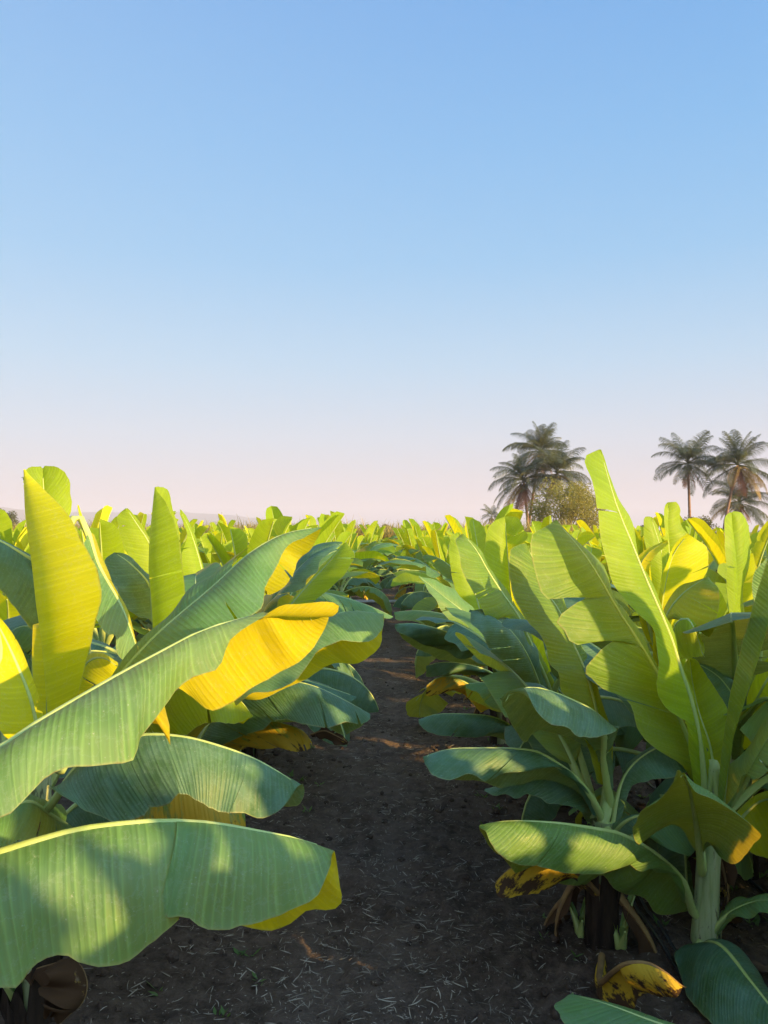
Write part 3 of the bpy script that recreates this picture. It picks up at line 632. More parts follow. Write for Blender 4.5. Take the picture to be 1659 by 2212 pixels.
# bottom right dark leaf
hero_leaf(p, O, [(1505,2050,2.9),(1525,2035,2.8),(1553,2039,2.7),(1582,2068,2.6),(1611,2106,2.5),(1659,2167,2.38),(1710,2240,2.28)],
  A=[(1480,2050,-.02),(1456,2058,-.06),(1462,2089,-.1),(1480,2144,-.14),(1503,2176,-.16),(1553,2225,-.18),(1610,2275,-.14),(1700,2290,-.04)],
  B=[(1520,2045,.05),(1560,2042,.1),(1580,2050,.13),(1611,2074,.15),(1651,2113,.14),(1657,2135,.12),(1710,2200,.05)], mat=M_old, bulge=(.12,.1), crown=(1.165, 2.93, .08))
hero_leaf(p, O, [(1528,2030,2.93),(1560,1985,2.9),(1600,1958,2.86),(1645,1945,2.82),(1700,1950,2.78)],
  A=[(1540,2035,-.02),(1575,1995,-.02),(1591,1980,-.06),(1626,1987,-.08),(1643,1970,-.08),(1690,1975,-.04)], B=[(1530,2010,.02),(1565,1968,.05),(1580,1950,.08),(1597,1937,.09),(1626,1938,.09),(1660,1924,.08),(1700,1940)], mat=M_leaf, crown=(1.17, 2.95, .05), petr=.02)
# leaves to the right of the stem
hero_leaf(p, O, [(1548,1780,2.95),(1575,1740,2.9),(1604,1700,2.85),(1632,1645,2.8),(1670,1580,2.75),(1720,1520,2.7)],
  A=[(1560,1775,-.02),(1600,1700,-.05),(1612,1672,-.08),(1626,1684,-.1),(1643,1674,-.12),(1670,1640,-.12),(1720,1560,-.04)],
  B=[(1560,1740,.03),(1573,1735,.06),(1564,1706,.08),(1560,1690,.09),(1567,1666,.09),(1600,1630,.08),(1640,1570,.08),(1715,1515)], mat=M_leaf, bulge=(.12,.1), crown=(1.2, 2.95, .5))
hero_leaf(p, O, [(1555,1850,3.1),(1580,1800,3.12),(1602,1767,3.14),(1626,1741,3.16),(1645,1729,3.18),(1710,1715,3.2)],
  A=[(1580,1850,-.03),(1610,1840,-.06),(1640,1848,-.08),(1665,1850,-.08),(1710,1800,-.04)], B=[(1565,1800,.02),(1585,1750,.06),(1610,1725,.08),(1660,1712,.06),(1710,1712)], mat=M_glow, crown=(1.2, 2.95, .35))
hero_leaf(p, O, [(1540,1720,3.15),(1535,1620,3.2),(1510,1540,3.25),(1495,1470,3.3),(1490,1420,3.3)], A=[(1520,1700,-.02),(1490,1600,-.04),(1470,1520,-.05),(1472,1450,-.05),(1489,1420)], B=[(1556,1700,.02),(1580,1600,-.02),(1570,1530,-.04),(1540,1480,-.04),(1510,1430,-.02),(1492,1420)], mat=M_young, bulge=(.1,.1), crown=C)
# --- the low plant cut off by the lower frame edge
x, y = 1.15, 1.55
p = hero_plant(x, y, .3, 'bright green leaf tip of a banana plant cut off by the bottom right corner', r0=.045, r1=.035, seed=17)
O = (x, y, 0)
hero_leaf(p, O, [(1760,2420,1.85),(1640,2320,1.9),(1500,2240,1.94),(1392,2199,1.98),(1305,2167,2.02),(1232,2148,2.06)],
  A=[(1600,2460,-.05),(1400,2350,-.08),(1260,2270,-.08),(1217,2215,-.06),(1204,2188,-.04),(1194,2167,-.02),(1215,2155,-.01)], B=[(1760,2400,.05),(1600,2290,.08),(1500,2238,.08),(1392,2200,.08),(1300,2172,.06),(1234,2146)], mat=M_leaf, crown=(x, y, .15), bulge=(.08,.1))
# --- right row, nearest plant on its dark stem
x, y = .79, 2.98
p = hero_plant(x, y, .55, 'plant on a dark dry stem at the right path edge above the dying leaf', r0=.046, r1=.038, seed=21, dry=1.0, top=(.80, 2.97, .50))
O = (x, y, 0); C = (.80, 2.97, .48)
hero_leaf(p, O, [(1312,1700,3.0),(1300,1620,3.02),(1285,1530,3.05),(1268,1462,3.08),(1256,1431,3.1),(1240,1396,3.12),(1217,1337,3.15),(1197,1302,3.17),(1176,1273,3.19),(1154,1216,3.2),(1137,1174,3.22)],
  A=[(1290,1690,-.03),(1262,1600,-.06),(1235,1510,-.1),(1214,1496,-.12),(1209,1465,-.12),(1206,1451,-.12),(1186,1433,-.12),(1178,1400,-.12),(1162,1369,-.12),(1139,1347,-.12),(1115,1302,-.12),(1103,1253,-.1),(1101,1191,-.07),(1118,1178,-.03),(1135,1174,0)],
  B=[(1330,1690,.02),(1325,1620,.05),(1305,1520,.07),(1290,1440,.09),(1287,1419,.1),(1256,1400,.1),(1235,1340,.1),(1225,1300,.1),(1205,1250,.08),(1170,1200,.05),(1140,1174)],
  mat=M_mid, bulge=(.08,.08), rip=.012, crown=C, rib=.012, freq=5)
hero_leaf(p, O, [(1318,1726,2.98),(1306,1650,2.93),(1305,1590,2.88),(1292,1545,2.82),(1240,1514,2.74),(1173,1488,2.66),(1135,1486,2.6),(1084,1508,2.55)],
  A=[P(0,.80,(1325,1700,-.03),(1322,1620,-.04),(1338,1567,-.05),(1329,1579,-.08),(1294,1592,-.14),(1262,1592,-.16),(1246,1590,-.16),(1227,1571,-.16),(1192,1563,-.15)),
     P(.80,1,(1192,1563,-.15),(1172,1552,-.14),(1154,1536,-.1),(1143,1508,-.06),(1135,1488,-.03))],
  B=[(1312,1710,.02),(1290,1650,.06),(1272,1614,.1),(1240,1603,.12),(1173,1578,.1),(1150,1590,.12),(1135,1604,.12),(1111,1573,.1),(1090,1533,.06),(1083,1510,0)],
  mat=M_old, bulge=(.12,.05), crown=C, rib=.014, petr=.02)
hero_leaf(p, O, [(1300,1765,2.97),(1278,1720,2.93),(1248,1684,2.88),(1227,1665,2.85),(1192,1641,2.8),(1160,1624,2.77),(1106,1617,2.73),(1025,1616,2.69),(972,1618,2.67),(914,1634,2.65)],
  A=[P(0,.60,(1280,1760,-.02),(1262,1720,-.04),(1240,1690,-.05),(1215,1672,-.06),(1195,1652,-.07),(1173,1657,-.1),(1133,1667,-.12),(1090,1670,-.12),(1055,1688,-.13)),P(.60,1,(1050,1689,-.13),(1040,1686,-.13),(1012,1675,-.13),(972,1685,-.13),(934,1675,-.1),(920,1653,-.05),(914,1637))],
  B=[(1296,1765,.03),(1240,1720,.1),(1190,1700,.13),(1149,1696,.14),(1117,1706,.14),(1047,1692,.13),(996,1686,.12),(940,1665,.06),(914,1637)], mat=M_old, bulge=(.13,.1), crown=(.79, 2.97, .42), rib=.013, petr=.02)
hero_leaf(p, O, [(1312,1790,3.05),(1280,1740,3.03),(1235,1697,3.0),(1185,1676,2.98),(1120,1688,2.95),(1052,1704,2.92)],
  A=[(1300,1790,-.03),(1240,1747,-.08),(1208,1738,-.08),(1181,1736,-.08),(1170,1721,-.08),(1141,1710,-.08),(1119,1725,-.09),(1095,1713,-.08),(1063,1722,-.06),(1047,1708,-.01)], B=[(1310,1770,.04),(1250,1712,.08),(1180,1700,.1),(1060,1706,.02)], mat=M_old, crown=(.79, 2.97, .35), freq=14, rip=.014)
hero_leaf(p, O, [(1325,1780,2.95),(1340,1700,2.98),(1365,1655,3.0),(1410,1620,3.03),(1470,1600,3.06),(1530,1620,3.1)],
  A=[(1340,1780,-.02),(1365,1700,-.05),(1400,1690,-.1),(1450,1680,-.1),(1500,1660,-.08),(1528,1625)], B=[(1335,1740,.04),(1360,1650,.1),(1420,1615,.12),(1500,1610,.1)], mat=M_old, crown=C, petr=.02)
hero_leaf(p, O, [(1325,1800,2.9),(1350,1775,2.85),(1380,1762,2.8),(1420,1768,2.75)], A=[(1330,1815,-.02),(1370,1800,-.05),(1405,1790,-.05),(1420,1770)], B=[(1330,1780,.04),(1370,1762,.07),(1418,1766)], mat=M_old, crown=C)
# dying leaf hanging to the soil
hero_leaf(p, O, [(1290,1925,2.93),(1250,1885,2.85),(1200,1868,2.8),(1150,1865,2.78),(1106,1873,2.77),(1072,1905,2.76)],
  A=[P(0,.55,(1285,1940,-.02),(1240,1900,-.03),(1212,1906,-.04),(1185,1918,-.04),(1163,1922,-.04)),P(.55,1,(1163,1930,-.04),(1130,1935,-.05),(1090,1941,-.05),(1075,1938,-.04),(1070,1912,-.01))], B=[(1285,1930,.03),(1200,1900,.06),(1120,1920,.06),(1075,1925,.03),(1072,1908)], mat=M_yel, crown=(.79, 2.97, .3), ribmat=M_ribdead, bulge=(.1,.1), label='yellow and brown dying leaf hanging to the soil')
hero_leaf(p, O, [(1300,2060,2.8),(1296,2120,2.6),(1320,2100,2.5),(1350,2080,2.42),(1395,2078,2.38),(1435,2098,2.34),(1474,2130,2.32)],
  A=[(1290,2080,-.02),(1288,2140,-.03),(1310,2168,-.04),(1363,2180,-.05),(1385,2152,-.05),(1436,2154,-.05),(1460,2157,-.04),(1474,2134)], B=[(1305,2070,.03),(1330,2140,.05),(1400,2140,.06),(1470,2134,.02)], mat=M_yel, ribmat=M_ribdead, bulge=(.18,.1), label='brown and orange dead leaf lying against the soil')
# --- right row, second plant
x, y = .83, 4.35
p = hero_plant(x, y, .7, 'right edge plant with a long left leaning leaf before a rounded glowing leaf', seed=23, dry=.8)
O = (x, y, 0); C = (x, y, .66)
hero_leaf(p, O, [(1200,1520,4.3),(1170,1445,4.2),(1162,1427,4.18),(1141,1378,4.14),(1118,1328,4.1),(1083,1278,4.06),(1053,1231,4.02),(1030,1190,4.0),(1000,1153,4.0)],
  A=[P(0,.50,(1180,1520,-.02),(1162,1450,-.06),(1145,1438,-.09),(1129,1427,-.11),(1115,1395,-.12),(1113,1378,-.12),(1096,1356,-.12),(1096,1338,-.1),(1104,1330,-.06)),
     P(.48,1,(1100,1328,-.05),(1078,1336,-.12),(1062,1348,-.16),(1053,1342,-.17),(1030,1298,-.17),(1012,1257,-.16),(998,1225,-.15),(989,1196,-.13),(983,1170,-.1),(997,1154,0))],
  B=[(1215,1520,.02),(1185,1445,.04),(1172,1427,.05),(1152,1378,.05),(1128,1326,.05),(1093,1278,.05),(1062,1232,.05),(1038,1190,.04),(1002,1153,0)], mat=M_mid, bulge=(.07,.05), crown=C, rib=.013)
hero_leaf(p, O, [(1165,1480,4.4),(1125,1370,4.42),(1105,1290,4.44),(1100,1231,4.45),(1094,1167,4.46),(1091,1116,4.48)],
  A=[(1140,1450,-.03),(1085,1360,-.05),(1065,1310,-.05),(1050,1260,-.05),(1046,1202,-.05),(1053,1146,-.04),(1068,1126,-.02),(1089,1116)],
  B=[(1190,1450,-.05),(1160,1350,-.06),(1120,1290,-.06),(1112,1240,-.06),(1121,1186,-.06),(1140,1160,-.06),(1132,1143,-.05),(1118,1119,-.02),(1095,1115)], mat=M_young, bulge=(.06,.05), rip=.004, crown=C, rib=.009)
hero_leaf(p, O, [(1190,1560,4.3),(1150,1440,4.1),(1110,1370,4.0),(1060,1330,3.95),(1015,1318,3.92)], A=[(1175,1560,-.02),(1120,1480,-.08),(1075,1430,-.14),(1040,1370,-.16),(1020,1335,-.1),(1014,1320)], B=[(1200,1540,.04),(1165,1420,.08),(1115,1345,.1),(1050,1318,.06),(1016,1317)], mat=M_old, bulge=(.12,.1), crown=C, rip=.014)
hero_leaf(p, O, [(1185,1690,4.3),(1150,1610,4.18),(1097,1563,4.08),(1059,1547,4.02),(998,1542,3.96),(942,1543,3.92),(904,1554,3.9)],
  A=[(1170,1690,-.02),(1135,1620,-.08),(1109,1588,-.1),(1074,1583,-.1),(1039,1592,-.11),(998,1591,-.11),(957,1589,-.1),(921,1580,-.07),(905,1563,-.02)], B=[(1180,1670,.03),(1130,1610,.1),(1040,1590,.12),(940,1580,.1),(905,1560)], mat=M_old, bulge=(.14,.1), crown=(x, y, .5))
hero_leaf(p, O, [(1180,1560,4.2),(1129,1496,4.08),(1074,1479,4.0),(1040,1474,3.97),(1005,1478,3.95)], A=[(1150,1580,-.05),(1110,1560,-.1),(1085,1540,-.12),(1053,1522,-.12),(1035,1500,-.08),(1008,1484,-.02)], B=[(1160,1570,.1),(1060,1530,.12),(1015,1510,.08),(1003,1482)], mat=M_leaf, crown=C)
hero_leaf(p, O, [(1195,1640,4.4),(1215,1560,4.45),(1245,1500,4.5),(1280,1470,4.55),(1320,1480,4.6)], A=[(1200,1640,-.02),(1235,1580,-.06),(1280,1540,-.1),(1318,1500,-.04)], B=[(1190,1600,.05),(1225,1510,.1),(1275,1462,.1),(1318,1474)], mat=M_old, crown=C)
hero_leaf(p, O, [(1175,1700,4.3),(1140,1650,4.2),(1100,1620,4.15),(1070,1610,4.1)], A=[(1160,1700,-.02),(1120,1665,-.04),(1085,1650,-.04),(1070,1615)], B=[(1160,1680,.04),(1110,1640,.06),(1072,1612)], mat=M_yel, crown=(x, y, .35), ribmat=M_ribdead)
# --- right row, third plant
x, y = .80, 5.80
p = hero_plant(x, y, .8, 'third plant along the right path edge, two long low leaves over path', seed=29, dry=.7)
O = (x, y, 0); C = (x, y, .66)
hero_leaf(p, O, [(1085,1480,5.7),(1075,1430,5.4),(1062,1412,5.2),(1021,1387,5.0),(986,1373,4.9),(942,1357,4.82),(898,1347,4.78),(854,1348,4.75)],
  A=[(1070,1470,-.03),(1055,1430,-.08),(1021,1425,-.12),(986,1420,-.14),(957,1404,-.14),(913,1392,-.13),(883,1376,-.1),(858,1363,-.05),(853,1351)], B=[(1090,1460,.05),(1060,1440,.12),(1030,1437,.14),(986,1434,.15),(942,1420,.14),(907,1405,.12),(870,1380,.06),(854,1352)], mat=M_old, bulge=(.12,.1), crown=C)
hero_leaf(p, O, [(1060,1420,5.9),(1030,1366,5.85),(1009,1348,5.8),(957,1326,5.75),(898,1319,5.7),(852,1322,5.68)], A=[(1040,1410,-.03),(1005,1370,-.08),(960,1348,-.12),(927,1351,-.12),(895,1343,-.1),(856,1338,-.04),(851,1325)], B=[(1050,1400,.05),(990,1350,.1),(900,1335,.1),(852,1325)], mat=M_leaf, crown=C)
hero_leaf(p, O, [(1095,1530,5.4),(1085,1474,5.3),(1059,1451,5.2),(1015,1436,5.1),(957,1430,5.05),(921,1438,5.0)], A=[(1075,1520,-.03),(1050,1480,-.06),(1015,1450,-.08),(962,1458,-.1),(922,1461,-.05),(919,1442)], B=[(1080,1500,.05),(1020,1460,.1),(930,1460,.05)], mat=M_old, crown=(x, y, .55))
hero_leaf(p, O, [(1070,1530,5.5),(1030,1490,5.3),(985,1464,5.2),(950,1462,5.15),(922,1480,5.1)], A=[(1040,1540,-.03),(1000,1500,-.05),(975,1493,-.06),(945,1500,-.06),(921,1503,-.04),(921,1484)], B=[(1050,1520,.05),(980,1490,.06),(925,1485)], mat=M_aged, crown=(x, y, .4))
hero_leaf(p, O, [(1075,1440,5.8),(1045,1380,5.6),(1010,1330,5.5),(960,1290,5.45),(905,1245,5.4)], A=[(1055,1440,-.03),(1020,1390,-.08),(980,1350,-.12),(955,1320,-.12),(930,1280,-.08),(905,1248)], B=[(1085,1420,.04),(1058,1370,.08),(1020,1310,.1),(965,1265,.08),(906,1243)], mat=M_leaf, crown=C)
hero_leaf(p, O, [(1070,1430,5.9),(1040,1330,5.9),(1020,1260,5.9),(1000,1200,5.9),(990,1150,5.92)], A=[(1050,1420,-.02),(1010,1340,-.05),(985,1280,-.06),(970,1210,-.05),(975,1160,-.03),(988,1150)], B=[(1090,1420,.0),(1070,1340,.0),(1045,1260,.02),(1020,1190,.02),(994,1150)], mat=M_young, crown=C)
# --- second row to the right
x, y = 1.62, 3.65
p = hero_plant(x, y, .9, 'plant with a rounded rolled upright leaf below the leaning palm, right side', seed=33)
O = (x, y, 0); C = (x, y, .8)
hero_leaf(p, O, [(1585,1600,3.62),(1584,1500,3.6),(1584,1445,3.6),(1590,1284,3.58),(1586,1200,3.58),(1580,1140,3.59),(1580,1107,3.6)],
  A=[(1572,1600,-.01),(1572,1500,-.03),(1577,1387,-.06),(1569,1240,-.07),(1565,1150,-.06),(1565,1118,-.04),(1578,1106)],
  B=[(1598,1600,.01),(1604,1500,.03),(1612,1400,.05),(1610,1340,.06),(1604,1270,.06),(1617,1226,.07),(1620,1158,.06),(1613,1123,.04),(1600,1107,.02),(1583,1105)], mat=M_young, bulge=(.2,.12), rip=.004, crown=C)
hero_leaf(p, O, [(1600,1640,3.6),(1600,1540,3.55),(1560,1470,3.5),(1520,1440,3.45),(1490,1430,3.42)], A=[(1580,1640,-.04),(1560,1580,-.1),(1530,1520,-.12),(1500,1480,-.08),(1490,1434)], B=[(1620,1600,.04),(1610,1500,.08),(1560,1440,.08),(1492,1428)], mat=M_old, crown=C)
hero_leaf(p, O, [(1600,1600,3.6),(1640,1500,3.5),(1680,1440,3.45),(1740,1420,3.4)], A=[(1610,1620,-.04),(1650,1580,-.1),(1700,1560,-.12),(1740,1440,-.02)], B=[(1600,1560,.04),(1640,1440,.1),(1700,1390,.1),(1740,1415)], mat=M_young, crown=C)
hero_leaf(p, O, [(1605,1580,3.7),(1640,1440,3.65),(1650,1330,3.62),(1670,1240,3.6),(1690,1190,3.6)], A=[(1590,1560,-.02),(1610,1440,-.03),(1625,1330,-.04),(1630,1240,-.04),(1660,1195,-.02)], B=[(1640,1560),(1690,1420),(1700,1300),(1700,1200)], mat=M_leaf, crown=C)
# --- second row, further back
x, y = 1.42, 3.95
p = hero_plant(x, y, .95, 'plant behind the tallest one with a broad yellow leaf and folded olive leaf', seed=35)
O = (x, y, 0); C = (x, y, .85)
hero_leaf(p, O, [(1440,1520,3.6),(1425,1420,3.5),(1424,1345,3.4),(1438,1250,3.35),(1455,1195,3.34),(1486,1153,3.33)],
  A=[(1420,1500,-.02),(1410,1420,-.02),(1415,1340,-.03),(1430,1250,-.04),(1446,1200,-.04),(1458,1175,-.03),(1484,1152,-.01)],
  B=[(1460,1480,.0),(1460,1400,.02),(1468,1320,.04),(1500,1275,.06),(1524,1240,.07),(1529,1211,.07),(1526,1182,.06),(1505,1166,.04),(1488,1153)], mat=M_glow, bulge=(.1,.08), rip=.004, crown=C)
hero_leaf(p, O, [(1450,1500,3.5),(1430,1400,3.35),(1440,1330,3.25),(1475,1282,3.2),(1528,1246,3.16)],
  A=[P(0,.6,(1460,1480,-.02),(1450,1400,-.04),(1452,1340,-.06),(1462,1322,-.08)),P(.6,1,(1462,1322,-.08),(1499,1352,-.14),(1534,1376,-.16),(1551,1310,-.14),(1550,1270,-.1),(1530,1247,0))], B=[(1445,1480,.04),(1425,1390,.06),(1435,1315,.08),(1470,1268,.08),(1500,1255,.05),(1526,1246)], mat=M_mid, bulge=(.08,.12), crown=C)
hero_leaf(p, O, [(1470,1500,3.4),(1455,1400,3.2),(1462,1345,3.1),(1485,1335,3.05),(1505,1375,3.02),(1518,1417,3.0)], A=[(1475,1500,-.02),(1460,1420,-.04),(1463,1424,-.06),(1500,1420,-.04),(1517,1419)], B=[(1480,1480,.04),(1470,1400,.06),(1500,1350,.06),(1520,1395,.04)], mat=M_young, crown=C)
hero_leaf(p, O, [(1440,1480,3.7),(1400,1340,3.65),(1378,1240,3.6),(1400,1195,3.58),(1443,1167,3.56)], A=[(1450,1470,-.02),(1420,1340,-.05),(1400,1260,-.06),(1410,1215,-.06),(1442,1172,-.02)], B=[(1430,1460,.02),(1385,1340,.03),(1372,1240,.03),(1376,1210,.03),(1400,1186,.02),(1441,1166)], mat=M_glow, crown=C)
hero_leaf(p, O, [(1450,1500,3.9),(1450,1350,3.9),(1445,1200,3.9),(1442,1130,3.9),(1443,1085,3.92)], A=[(1430,1500),(1425,1350,-.02),(1430,1200,-.04),(1436,1150,-.04),(1437,1100,-.03),(1442,1085)], B=[(1480,1500),(1480,1350,.02),(1490,1230,.03),(1488,1160,.04),(1471,1138,.04),(1469,1100,.03),(1458,1085,.01)], mat=M_young, bulge=(.15,.1), crown=C)
hero_leaf(p, O, [(1450,1450,4.3),(1440,1300,4.3),(1430,1200,4.3),(1406,1117,4.32)], A=[(1430,1450),(1415,1300),(1400,1200,-.03),(1390,1140,-.03),(1392,1118,-.02),(1404,1116)], B=[(1470,1450),(1460,1300),(1445,1200,.03),(1420,1140,.03),(1408,1117)], mat=M_young, bulge=(.1,.1), crown=C)

# further leaves of these plants, turned away from the camera
byloc = {(round(o.location.x, 2), round(o.location.y, 2)): o for o in col.objects if o.type == 'EMPTY' and o.name.startswith('banana_plant')}
fill(byloc[(-1.14, 2.45)], (0, 0), (100, 130, 165, 200, 235, 60), 1, (.4, .85))
fill(byloc[(-.98, 3.85)], (0, 0), (95, 125, 160, 190, 225, 250, 50), 2, (.35, .85))
fill(byloc[(-1.0, 5.25)], (0, 0), (100, 140, 180, 220, 260, 300, 40, 0), 3, (.35, .85))
fill(byloc[(.79, 2.98)], (0, 0), (30, 60, 95, 120), 4, (.3, .5), (.6, .9))
fill(byloc[(.83, 4.35)], (0, 0), (-30, 10, 45, 80, 110, 150, 300), 5, (.3, .65), (.6, .95))
fill(byloc[(.80, 5.80)], (0, 0), (-60, -20, 20, 60, 100, 135), 6, (.3, .7))
fill(byloc[(1.62, 3.65)], (0, 0), (-50, 0, 45, 90, 140, 190, 230, 265), 7, (.3, .85))
fill(byloc[(1.42, 3.95)], (0, 0), (20, 60, 100, 150, 190, 225, 255), 8, (.3, .85))
fill(byloc[(1.17 if (1.17, 2.95) in byloc else 1.16, 2.95)], (.05, 0), (20, 60, 95, 140), 9, (.35, .7), (.7, 1.0))
# ------------------------------------------------------------------ ground: one sheet to the horizon
def vnoise(x, y, s, seed):
    x = x*s+seed*17.3; y = y*s-seed*9.1
    xi = np.floor(x).astype(np.int64); yi = np.floor(y).astype(np.int64); fx = x-xi; fy = y-yi
    fx = fx*fx*(3-2*fx); fy = fy*fy*(3-2*fy)
    def h(a, b):
        n = (a*374761393+b*668265263+seed*974634) & 0x7fffffff
        n = ((n ^ (n >> 13))*1274126177) & 0x7fffffff
        return ((n ^ (n >> 16)) & 0xffff)/65535.0
    return (h(xi, yi)*(1-fx)+h(xi+1, yi)*fx)*(1-fy)+(h(xi, yi+1)*(1-fx)+h(xi+1, yi+1)*fx)*fy
ROWS_L = [-1.0-1.55*i for i in range(15)]
ROWS_R = [0.82, 2.4]+[2.4+1.55*i for i in range(1, 14)]
def gz(x, y):
    x = np.asarray(x, float); y = np.asarray(y, float)
    z = .05*(vnoise(x, y, .9, 1)-.5)+.035*(vnoise(x, y, 3.1, 2)-.5)
    near = np.clip((9-np.hypot(x, y))/5, 0, 1)
    c = vnoise(x, y, 13, 3); z = z+near*.030*(np.clip(c-.45, 0, 1)*2)
    c2 = vnoise(x, y, 31, 4); z = z+near*(.011*np.abs(c2-.5)*2+.006*vnoise(x, y, 71, 6))
    # soil heaped a little along the rows, wheel-packed strip along the path
    z = z+.05*np.exp(-((x+1.0)/.33)**2)+.04*np.exp(-((x-.92)/.35)**2)
    z = z-.012*np.exp(-((x-.0)/.09)**2)-.010*np.exp(-((x+.27)/.08)**2)
    return z
def axis(lo, hi, nearlo, nearhi, st):
    a = list(np.arange(nearlo, nearhi, st)); q = st; v = nearhi
    while v < hi: a.append(v); q *= 1.13; v += q
    a.append(hi); q = st; v = nearlo-st; b = []
    while v > lo: b.append(v); q *= 1.13; v -= q
    b.append(lo); return np.array(b[::-1]+a)
gx = axis(-4500, 4500, -1.7, 2.3, .0125); gy = axis(-4500, 4500, 1.7, 6.5, .016)
X, Y = np.meshgrid(gx, gy); Z = gz(X, Y); Z = np.where(np.hypot(X, Y) > 60, 0, Z)
V = np.stack([X.ravel(), Y.ravel(), Z.ravel()], 1); nx, ny = len(gx), len(gy)
idx = np.arange(nx*ny).reshape(ny, nx)
Fq = np.stack([idx[:-1, :-1].ravel(), idx[:-1, 1:].ravel(), idx[1:, 1:].ravel(), idx[1:, :-1].ravel()], 1)
gm = bpy.data.meshes.new('ground')
gm.vertices.add(len(V)); gm.vertices.foreach_set('co', V.ravel())
gm.loops.add(Fq.size); gm.loops.foreach_set('vertex_index', Fq.ravel())
gm.polygons.add(len(Fq)); gm.polygons.foreach_set('loop_start', np.arange(0, Fq.size, 4))
gm.polygons.foreach_set('use_smooth', np.full(len(Fq), True)); gm.update(); gm.validate()
k = NT('black_cotton_soil'); geo = k.n('NewGeometry'); pos = geo.outputs['Position']
n1 = k.noise(pos, 1.3, 4); n2 = k.noise(pos, 14, 6, .7); n3 = k.noise(pos, 90, 5, .7)
c = k.mix(k.mapr(n1, .3, .7), (.066, .046, .034), (.122, .088, .066))
c = k.mix(k.mapr(n2, .45, .72), c, (.17, .125, .095))
c = k.mix(k.mapr(n2, .28, .45, .55, 0), c, (.016, .011, .009))
spx = k.n('SeparateXYZ'); k.l(pos, spx.inputs[0])
wob = k.math('MULTIPLY', k.math('SUBTRACT', k.noise(pos, 1.1, 3), .5), .22)
for x0, w0 in ((-.01, .11), (-.30, .10)):                # two dust-packed strips along the path
    dx = k.math('ABSOLUTE', k.math('SUBTRACT', k.math('ADD', spx.outputs[0], wob), x0))
    f = k.math('MULTIPLY', k.mapr(dx, w0*1.6, w0*.2), k.math('MULTIPLY', k.mapr(k.noise(pos, 2.6, 4), .3, .62), .5))
    c = k.mix(f, c, (.19, .145, .115))
vo = k.n('TexVoronoi'); vo.inputs['Scale'].default_value = 60; k.l(pos, vo.inputs['Vector'])
c = k.mix(k.math('MULTIPLY', k.mapr(vo.outputs[0], .10, .04), k.mapr(k.noise(pos, 35, 2), .58, .66)), c, (.26, .23, .19))
# beyond the field: dry grass
d = k.n('VectorMath', operation='LENGTH'); k.l(pos, d.inputs[0])
c = k.mix(k.mapr(d.outputs['Value'], 60, 90), c, (.20, .17, .08))
pb = k.n('BsdfPrincipled'); k.l(c, pb.inputs['Base Color']); pb.inputs['Roughness'].default_value = .95; pb.inputs['Specular IOR Level'].default_value = .15
bp = k.n('Bump'); bp.inputs['Strength'].default_value = 1.0; bp.inputs['Distance'].default_value = .035
k.l(k.math('ADD', n2, k.math('MULTIPLY', n3, .45)), bp.inputs['Height']); k.l(bp.outputs[0], pb.inputs['Normal']); k.l(pb.outputs[0], k.out.inputs[0])
M_soil = k.m
gm.materials.append(M_soil)
g = bpy.data.objects.new('ground', gm); col.objects.link(g); tag(g, kind='structure')

# clods and litter
M_clod = plain('soil_clod', (.045, .032, .025), (.115, .083, .063), 30, .95, .1, .8, 120)
M_straw = plain('dry_straw', (.18, .15, .12), (.42, .37, .29), 3, .8, .2, coord='Object')
rs = random.Random(5)
mb = MB(); ico = None
import bmesh
bm = bmesh.new(); bmesh.ops.create_icosphere(bm, subdivisions=2, radius=1); bm.verts.ensure_lookup_table()
iv = [v.co.copy() for v in bm.verts]; iff = [[v.index for v in f.verts] for f in bm.faces]; bm.free()
cl = []
for i in range(5200):
    yy = 1.8+9*rs.random()**1.6; xx = rs.uniform(-1.5, 2.6)
    w_ = .35+.65*min(1, abs(xx+.1)/.8)
    if rs.random() > w_: continue
    cl.append((xx, yy, (.003+.015*rs.random()**4)*(1+.6*(abs(xx+.1) > .6))))
zs = gz([c_[0] for c_ in cl], [c_[1] for c_ in cl])
for (xx, yy, r), z in zip(cl, zs):
    s1 = rs.random()*100; q = [rs.uniform(.7, 1.3) for _ in range(3)]
    mb.add([Vector((xx+v.x*r*q[0], yy+v.y*r*q[1], float(z)+r*.3+v.z*r*.75*q[2]))+v*(r*.45*noise.noise(v*1.9+Vector((s1, 0, 0)))) for v in iv], iff)
o = mb.build('soil_clods', M_clod, smooth=False); tag(o, 'loose lumps of dark soil scattered along the path and rows', 'soil clods', kind='stuff')
mb = MB(); pts = []
for i in range(21000):
    yy = 1.9+12*rs.random()**1.7; xx = rs.gauss(-.05, .62) if rs.random() < .75 else rs.uniform(-1.5, 2.8)
    pts.append((xx, yy))
zs = gz([c_[0] for c_ in pts], [c_[1] for c_ in pts])
for (xx, yy), z in zip(pts, zs):
    a = rs.uniform(0, 6.28); ln = .007+.060*rs.random()**4.0; wd = rs.uniform(.0006, .0015)*(1+ln*9)
    cv = rs.gauss(0, .28); n = 5; p_ = Vector((xx, yy, float(z)+.010+rs.uniform(0, .006))); vs = []
    tl = rs.uniform(-.25, .25)
    for j in range(n):
        s = j/(n-1); aa = a+cv*s*1.5
        hw = wd*(1-.6*abs(s-.5)*2)
        side = Vector((-math.sin(aa), math.cos(aa), .35))*hw
        vs += [p_-side, p_+side]
        p_ = p_+Vector((math.cos(aa), math.sin(aa), tl*(1-2*s)))*(ln/(n-1))
    mb.add(vs, [(2*j, 2*j+1, 2*j+3, 2*j+2) for j in range(n-1)])
o = mb.build('straw_litter', M_straw); tag(o, 'pale straw bits and dry stalk fragments strewn over dark soil', 'straw', kind='stuff')

